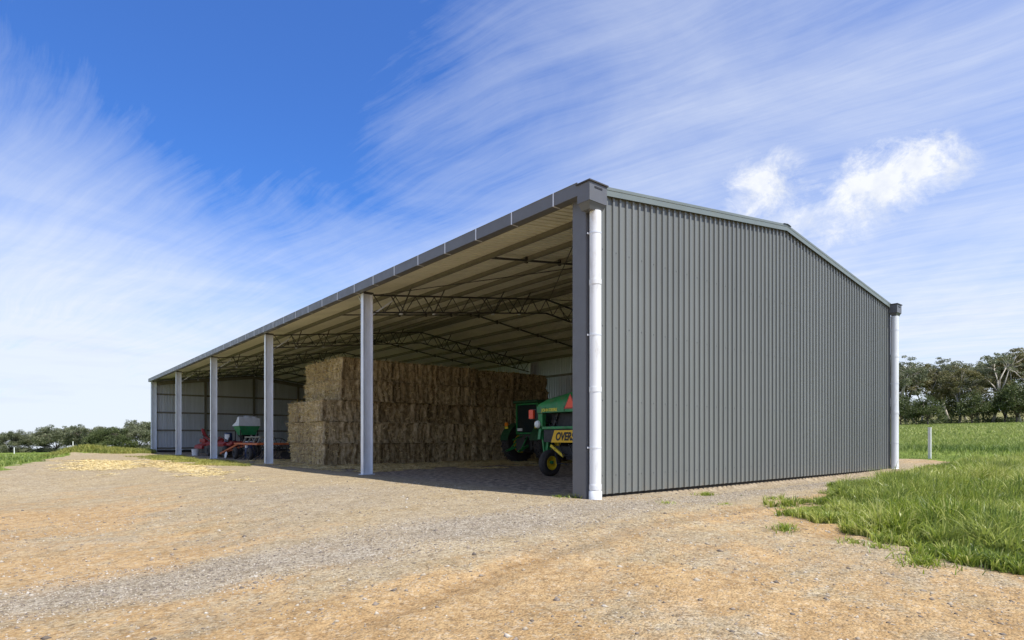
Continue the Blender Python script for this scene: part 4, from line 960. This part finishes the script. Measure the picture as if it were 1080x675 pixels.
drum((2.1, 27.3, .0), .29, .88, M['blue'], M['whitepl'], 'dark blue drum with white lid behind the cultivator')
mb = MB(); mb.lathe((0, 0, 0), (-1, 0, .15), [(0, 0), (0, .17), (.03, .18), (.05, .16), (.06, .05), (.05, 0)], 24)
o = smooth_angle(mb.build('hub_cap', M['whitepl'])); o.location = (.62, 26.35, .19); tag(o, 'white round disc leaning on the ground beside the third post', 'disc')
def marker_post(px, depth, h, w, label):
    x, y = at(px, depth); z = float(G(x, y)); e = tag(empty('marker_post', (x, y, z)), label, 'post')
    mb = MB(); mb.box(-w/2, w/2, -w/2, w/2, -.15, h, bev=.008); mb.build('shaft', M['postw'], e)
    mb = MB(); mb.box(-w/2-.006, w/2+.006, -w/2-.006, w/2+.006, h+.001, h+.03, bev=.006); mb.build('cap', M['postw'], e); return e
marker_post(980.5, 25, 1.29, .105, 'white square post standing alone in the green field right of the shed')
marker_post(77, 47, .95, .06, 'small white post at the left end of the grassy mound')
marker_post(15, 95, 1.1, .12, 'small white post far off in the left field under the trees')

# weeds
def weed(x, y, n, h, sp, label):
    th = nr.uniform(0, 6.28, n); rr = np.abs(nr.normal(0, sp, n)); p_ = np.stack([np.cos(th)*rr, np.sin(th)*rr, np.zeros(n)], -1)
    z = G(x+p_[:, 0], y+p_[:, 1]); z0 = float(G(x, y)); p_[:, 2] = z-z0
    o = blades('weed', p_, h, .014, .9, M['crop'], np.clip(nr.normal(.55, .2, n), 0, 1), None, as_stuff=False); o.location = (x, y, z0)
    tag(o, label, 'weed', 'weeds in the gravel'); return o
def gxy(px, py, z=-.1):
    D = 626.67*(CE-z)/(py-462.09); return at(px, D)
for px_, py_, n, h, sp, lb in ((745, 527, 140, .11, .10, 'small green weed at the foot of the gable wall'), (608, 532, 110, .12, .10, 'weed growing at the foot of the corner post'),
        (828, 568, 120, .12, .11, 'sparse weed tuft left of the crop edge'), (975, 597, 150, .13, .16, 'low weed tuft in bare soil below the crop'),
        (590, 531, 60, .07, .10, 'thin weed left of the corner post'), (702, 537, 60, .06, .12, 'flat yellowish weed in gravel near the wall'), (815, 531, 70, .08, .12, 'short weed by the wall near the crop tip'),
        (930, 582, 80, .09, .14, 'small weed in front of the crop edge'), (900, 578, 60, .08, .10, 'thin weed at the lower crop edge'), (765, 538, 40, .05, .12, 'tiny flat weed right of the wall weed')):
    z_ = -.12 if py_ < 560 else -.22
    x, y = gxy(px_, py_, z_); weed(x, y, n, h, sp, lb)

# ------------------------------------------------------------------ trees
def leaf_cloud(centers, radii, per, size, seed, flat=.55):
    rr = np.random.default_rng(seed); Cs = []; T = []
    for (c, r) in zip(centers, radii):
        n = int(per*r*r); d = rr.normal(0, 1, (n, 3)); d /= np.linalg.norm(d, axis=1)[:, None]
        rad = r*rr.uniform(.35, 1.0, n)**.6*(1+.25*np.sin(d[:, 0]*5+d[:, 1]*4+seed))
        q = d*rad[:, None]; q[:, 2] *= flat; Cs.append(q+np.array(c)); T.append(np.full(n, rr.uniform(.2, .8))+rr.normal(0, .16, n))
    Cn = np.concatenate(Cs); T = np.clip(np.concatenate(T), 0, 1); n = len(Cn)
    u = rr.normal(0, 1, (n, 3)); u[:, 2] *= .7; u /= np.linalg.norm(u, axis=1)[:, None]
    w = np.cross(u, rr.normal(0, 1, (n, 3))); w /= np.linalg.norm(w, axis=1)[:, None]
    s_ = size*rr.uniform(.6, 1.4, n)[:, None]
    V = np.stack([Cn-u*s_-w*s_*.45, Cn-u*s_+w*s_*.45, Cn+u*s_-w*s_*.3, Cn+u*s_+w*s_*.3], 1)
    return V, T
def gum(name, seed, H, Wd, leaf='gumleaf', bk='bark', nclump=34, base=.32, per=75, size=.17, flat=.5, dome=False, r0=(.7, 1.5)):
    rs = random.Random(seed); tb = MB(); cs = []; rad = []
    forks = []
    tw = H*.013+.05; p0 = Vector((0, 0, -.4)); lean = Vector((rs.uniform(-.08, .08), rs.uniform(-.08, .08), 0))
    f0 = Vector((lean.x*H, lean.y*H, H*base*rs.uniform(.7, 1)))
    tb.tube([p0, p0.lerp(f0, .5)+Vector((rs.uniform(-.1, .1), rs.uniform(-.1, .1), 0)), f0], [tw*1.5, tw, tw*.85], 8)
    nb = rs.randint(4, 6)
    for k in range(nb):
        a = 2*math.pi*(k+rs.uniform(-.3, .3))/nb; rr_ = Wd*.5*rs.uniform(.25, .62)
        f1 = Vector((f0.x+math.cos(a)*rr_, f0.y+math.sin(a)*rr_, H*rs.uniform(.52, .74)))
        mid_ = f0.lerp(f1, .5)+Vector((rs.uniform(-.4, .4), rs.uniform(-.4, .4), rs.uniform(-.1, .5)))
        tb.tube([f0, mid_, f1], [tw*.7, tw*.5, tw*.35], 6); forks.append(f1)
    for k in range(nclump):
        a = rs.uniform(0, 6.28); u = math.sqrt(rs.uniform(0, 1)); t = rs.uniform(0, 1)
        if dome: zz = H*(.12+.80*math.sqrt(max(0, 1-u*u))*t**.45); r = rs.uniform(*r0)
        else: zz = H*(base+.10+(1-base-.15)*(1-.45*u*u)*(t**.55)); r = rs.uniform(*r0)
        c = Vector((lean.x*H+math.cos(a)*u*Wd*.5, lean.y*H+math.sin(a)*u*Wd*.5, zz)); cs.append(c); rad.append(r)
        f = min(forks, key=lambda q: (q-c).length)
        tb.tube([f, f.lerp(c, .55)+Vector((rs.uniform(-.3, .3), rs.uniform(-.3, .3), rs.uniform(-.3, .1))), c], [tw*.26, tw*.15, .02], 5)
    V, T = leaf_cloud([tuple(c) for c in cs], rad, per, size, seed, flat)
    e = empty(name); tr_ = tb.build('trunk', M[bk], e, smooth=True); cr = link('crown', quads_mesh('crown', V, M[leaf], T), e)
    return e
def place(e, px, depth, s, rz, label, group=None, sz=1, cat='tree', dz=0):
    x, y = at(px, depth); e.location = (x, y, float(G(x, y))-.1+dz); e.rotation_euler[2] = rz; e.scale = (s, s, s*sz); tag(e, label, cat, group)
g1 = gum('gum_tree', 1, 17.5, 10, nclump=84, per=110, r0=(.6, 1.3), size=.15); g2 = gum('gum_tree', 2, 17.5, 9, base=.40, nclump=72, per=105, r0=(.55, 1.2), size=.15); g3 = gum('gum_tree', 3, 16, 11, leaf='gumrust', nclump=88, per=130, base=.28, r0=(.7, 1.4), size=.15)
g4 = gum('gum_tree', 4, 15.5, 8, base=.45, nclump=34, per=110, r0=(.5, 1.1), size=.15)
w1 = gum('wattle_tree', 5, 8, 7, leaf='darkleaf', bk='barkd', nclump=46, base=.15, per=95, size=.14, flat=.8, dome=True, r0=(.8, 1.4))
used = set()
def use(p_):
    if id(p_) in used: return copy_tree(p_)
    used.add(id(p_)); return p_
GR = 'gum trees along the right field edge'
for args in ((g1, 957, 140, 1.0, 0, 'tall gum tree rising just beside the far downpipe'), (g3, 972, 147, .98, 1, 'broad bronze leaved gum, second from the shed'), (g1, 988, 150, 1.02, 2.4, 'gum tree directly above the white field post'),
        (g2, 1003, 152, .97, .5, 'thin topped gum right of the white field post'), (g3, 1012, 138, .90, 3.3, 'low golden crowned gum in the middle of the right row'), (g4, 1046, 136, 1.12, .8, 'open gum with pale forked bare limbs standing out'),
        (g1, 1032, 158, 1.0, 4.4, 'grey green gum behind the pale forked tree'), (g2, 1062, 150, 1.08, 2.0, 'tall gum near the right edge with spreading top'), (g3, 1076, 142, 1.17, 5.0, 'reddish gum at the right edge of the photo'),
        (g1, 1096, 146, 1.15, 1.2, 'big gum just beyond the right edge of the photo'), (g2, 945, 152, 1.0, 3.0, 'gum tree half hidden by the far downpipe'), (g2, 1120, 150, 1.1, 4, 'outermost gum of the right row'), (g3, 925, 150, 1.0, 4, 'gum tree hidden behind the shed corner'), (g1, 1150, 150, 1.1, 5, 'gum far out past the right edge'), (g3, 996, 165, .95, 2, 'gum at the back of the right row behind the thin topped one'), (g1, 1020, 168, .98, 5.5, 'gum at the back of the right row left of the forked tree'), (g2, 965, 166, 1.05, 1.1, 'gum at the back of the right row near the shed'), (g3, 1050, 170, 1.05, .3, 'bronze gum at the back of the row right of the forked tree')):
    if args[1] in (925, 1120, 1150): pass
    place(use(args[0]), args[1], args[2], args[3], args[4], args[5], GR)
GW = 'dark wattles under the right gum trees'
for px_, d, s, rz, lb in ((1003, 155, .95, 5.1, 'dark wattle filling the gap behind the golden gum'), (1037, 152, .9, 2.8, 'dark wattle set back behind the forked gum'), (990, 158, .9, 4.4, 'dark wattle at the back above the white post'), (951, 133, .9, 0, 'dark wattle bush nearest the shed'), (980, 128, .85, 1, 'round dark wattle left of the sunny gap'), (1024, 134, .95, 3, 'dark wattle under the pale forked gum'),
        (1058, 134, 1.0, 4, 'wide dark wattle toward the right edge'), (1073, 131, 1.2, 2, 'tall dark wattle at the right edge'), (1095, 131, 1.1, 1, 'dark wattle beyond the right edge'), (966, 134, .75, 3, 'low dark wattle beneath the bronze gum')):
    place(use(w1), px_, d, s, rz, lb, GW)
h1 = gum('gum_tree', 11, 9.2, 12.5, nclump=90, per=110, size=.16, base=.12, r0=(.8, 1.5), flat=.75, bk='barkd'); h2 = gum('gum_tree', 12, 9.4, 10, base=.22, nclump=60, per=100, size=.15, r0=(.6, 1.2), bk='barkd')
h3 = gum('spreading_tree', 13, 9.2, 14.5, leaf='darkleaf', bk='barkd', nclump=130, base=.12, per=120, size=.15, flat=.6, dome=True, r0=(1.0, 1.9))
GL = 'trees along the left field edge'
for args in ((h1, 12, 196, .86, 0, 'dark low gum at the left edge of the photo'), (h1, 33, 200, .80, 1.5, 'second low gum from the left edge'), (h2, 47, 206, .86, 3, 'thin gum between the low gums and the tall cluster'), (h1, 59, 198, 1.02, 4, 'broad gum starting the taller left cluster'),
        (h2, 77, 204, 1.10, .5, 'sparse topped tall gum in the left cluster'), (h2, 93, 200, 1.14, 2.2, 'brownish tall gum left of the big round tree'), (h1, 82, 212, .88, 5, 'gum filling in behind the sparse topped one'), (h3, 120, 190, .95, 0, 'big dense dark round tree on the left'),
        (h1, 147, 198, 1.10, 2.7, 'dark gum touching the far end of the shed'), (h2, 156, 200, 1.2, 1, 'pale gum with visible limbs beside the shed end'), (h1, -18, 200, .9, 3.3, 'gum beyond the left edge'), (h2, -40, 205, 1, 4, 'thin gum beyond the left edge'), (h1, 172, 205, 1.0, 3.5, 'gum behind the far end of the shed')):
    place(use(args[0]), args[1], args[2], args[3], args[4], args[5], GL)
# low scrub under the trees (uncountable)
def scrub(name, rng, material, label, seed, hgt):
    rr = np.random.default_rng(seed); cs = []; rad = []
    for px_, d in rng:
        x, y = at(px_, d); cs.append((x, y, float(G(x, y))+hgt*.4)); rad.append(rr.uniform(.8, 1.6)*hgt)
    V, T = leaf_cloud(cs, rad, 60, .16, seed, .6); tag(link(name, quads_mesh(name, V, material, T)), label, 'scrub', kind='stuff')
rr = random.Random(3)
scrub('undergrowth', [(930+rr.uniform(0, 190), rr.uniform(136, 150)) for _ in range(70)], M['darkleaf'], 'dark scrub beneath the right gum trees', 21, 1.1)
scrub('scrub', [(-50+rr.uniform(0, 220), rr.uniform(190, 212)) for _ in range(150)], M['gumleaf'], 'grey green scrub beneath the left trees', 22, 1.5)

# ------------------------------------------------------------------ light
sun_dir = Vector((.085, -.56, 1.0)).normalized()
elev = math.asin(sun_dir.z); az = math.atan2(sun_dir.x, sun_dir.y)
su = bpy.data.objects.new('sun', bpy.data.lights.new('sun', 'SUN')); COL.objects.link(su)
su.rotation_euler = sun_dir.to_track_quat('Z', 'Y').to_euler(); su.data.energy = 3.8; su.data.angle = R(.5); su.data.color = (1, .95, .87)
w = bpy.data.worlds.new('World'); sc.world = w; w.use_nodes = True; nt = w.node_tree; bg = nt.nodes['Background']
sky = N(nt, 'ShaderNodeTexSky', sky_type='NISHITA', sun_disc=False, sun_elevation=elev, sun_rotation=az, air_density=1.0, dust_density=.4, ozone_density=2.5, altitude=300)
tc = N(nt, 'ShaderNodeTexCoord'); D = tc.outputs['Generated']
sepd = N(nt, 'ShaderNodeSeparateXYZ'); L(nt, D, sepd.inputs[0])
zc = mathn(nt, 'MAXIMUM', sepd.outputs[2], .0)
den = mathn(nt, 'ADD', zc, .12)
comb = N(nt, 'ShaderNodeCombineXYZ'); L(nt, mathn(nt, 'DIVIDE', sepd.outputs[0], den), comb.inputs[0]); L(nt, mathn(nt, 'DIVIDE', sepd.outputs[1], den), comb.inputs[1])
PL = comb.outputs[0]                                  # cloud layer seen as a plane overhead
def direction(px, py): 
    X_, Z_ = (px-540)/626.67, (462.09-py)/626.67; v = Vector((FS+FC*X_, FC-FS*X_, Z_)); return v.normalized()
def blob(px, py, width_deg, warp_amt=0.0):            # soft patch of sky round a direction
    d = direction(px, py); dp = N(nt, 'ShaderNodeVectorMath', operation='DOT_PRODUCT'); L(nt, D, dp.inputs[0]); dp.inputs[1].default_value = d
    a = mathn(nt, 'ARCCOSINE', mathn(nt, 'MINIMUM', dp.outputs['Value'], .99999))
    return mathn(nt, 'SUBTRACT', 1.0, mathn(nt, 'DIVIDE', a, R(width_deg)), clamp=True)
ang = math.atan2(.972, -.235)                         # wind direction of the cirrus
st = mapv(nt, mapv(nt, PL, (1, 1, 1), (0, 0, -ang)), (.36, 1.7, 1))
warp = N(nt, 'ShaderNodeTexNoise', i_Scale=.8, i_Detail=3.0); L(nt, PL, warp.inputs['Vector'])
wadd = N(nt, 'ShaderNodeVectorMath', operation='MULTIPLY_ADD'); L(nt, warp.outputs['Color'], wadd.inputs[0]); wadd.inputs[1].default_value = (.45, .55, 0); L(nt, st, wadd.inputs[2])
cir = noise(nt, wadd.outputs[0], 1.7, 9, .6)
soft = noise(nt, PL, 1.0, 8, .6, .6)
fine_ = noise(nt, mapv(nt, wadd.outputs[0], (1, 3.0, 1)), 4, 8, .7)
low = ramp(nt, zc, [(0, 1.), (.10, .95), (.22, .74), (.40, .48), (.62, .30)])
dens = mathn(nt, 'ADD', mathn(nt, 'MULTIPLY', mathn(nt, 'MULTIPLY', mathn(nt, 'SUBTRACT', cir, .5), .72), mathn(nt, 'SUBTRACT', 1.0, mathn(nt, 'MULTIPLY', blob(60, 200, 38), .9))), mathn(nt, 'MULTIPLY', mathn(nt, 'SUBTRACT', soft, .5), .95))
dens = mathn(nt, 'ADD', dens, mathn(nt, 'MULTIPLY', mathn(nt, 'SUBTRACT', fine_, .5), .42))
dens = mathn(nt, 'ADD', dens, mathn(nt, 'MULTIPLY', low, .95))
for px_, py_, wd, k in ((225, 100, 32, -.36), (60, 200, 13, .12), (60, 0, 30, -.34), (430, 60, 26, -.14), (760, 120, 30, .10), (1000, 260, 30, .10), (60, 330, 24, .22), (200, 400, 22, .22), (480, 120, 22, .05), (1060, 30, 26, -.14), (270, 250, 14, -.10)):
    dens = mathn(nt, 'ADD', dens, mathn(nt, 'MULTIPLY', blob(px_, py_, wd), k))
cf = ramp(nt, dens, [(-.1, .05), (.2, .25), (.5, .50), (1., .93)])
# two small cumulus
cn = noise(nt, mapv(nt, D, (1, 1, 1.3)), 17, 10, .72, .35)
cum = None
for px_, py_, wd, k in ((808, 202, 4.2, .90), (835, 226, 4.4, .66), (928, 192, 3.9, 1.0), (972, 176, 3.3, .92), (895, 214, 3.6, .66), (812, 186, 2.8, .75), (1003, 178, 2.3, .72), (870, 243, 4.4, .48)):
    c_ = mathn(nt, 'MULTIPLY', blob(px_, py_, wd), k); cum = c_ if cum is None else mathn(nt, 'MAXIMUM', cum, c_)
cf2 = ramp(nt, mathn(nt, 'ADD', mathn(nt, 'MULTIPLY', mathn(nt, 'SUBTRACT', cn, .5), 2.1), cum), [(.15, 0.), (.42, .36), (.72, .93)])
cf2 = mathn(nt, 'MULTIPLY', cf2, ramp(nt, cum, [(.02, 0.), (.25, 1.)]))
hs = N(nt, 'ShaderNodeHueSaturation', i_Saturation=1.30, i_Value=1.0); L(nt, sky.outputs[0], hs.inputs['Color'])
SK = mixc(nt, 1.0, hs.outputs[0], (.37, .62, .94), 'MULTIPLY')
c1 = mixc(nt, cf, SK, (3.9, 4.15, 4.6)); 
shade = ramp(nt, noise(nt, D, 9, 5), [(.35, (8.6, 8.9, 9.6)), (.6, (10.2, 10.2, 10.3))])
c1 = mixc(nt, cf2, c1, ramp(nt, noise(nt, D, 22, 6, .6), [(.38, (3.8, 4.0, 4.4)), (.55, (4.5, 4.6, 4.8))]))
# grey flat stratus streaks low on the left
gs = ramp(nt, noise(nt, mapv(nt, D, (3, 3, 26)), 2.2, 4, .5), [(.55, 0.), (.72, .35)])
gs = mathn(nt, 'MULTIPLY', gs, ramp(nt, zc, [(.02, 0.), (.06, 1.), (.16, 1.), (.24, 0.)]))
c1 = mixc(nt, gs, c1, (3.1, 3.5, 4.2))
L(nt, c1, bg.inputs[0]); bg.inputs[1].default_value = .132
# ------------------------------------------------------------------ render settings
vs_ = sc.view_settings; vs_.view_transform = 'Standard'; vs_.look = 'None'; vs_.gamma = 1; vs_.exposure = 0.74
sc.cycles.max_bounces = 8; sc.cycles.diffuse_bounces = 8; sc.cycles.glossy_bounces = 3; sc.cycles.use_denoising = True
sc.cycles.caustics_reflective = False; sc.cycles.sample_clamp_indirect = 12
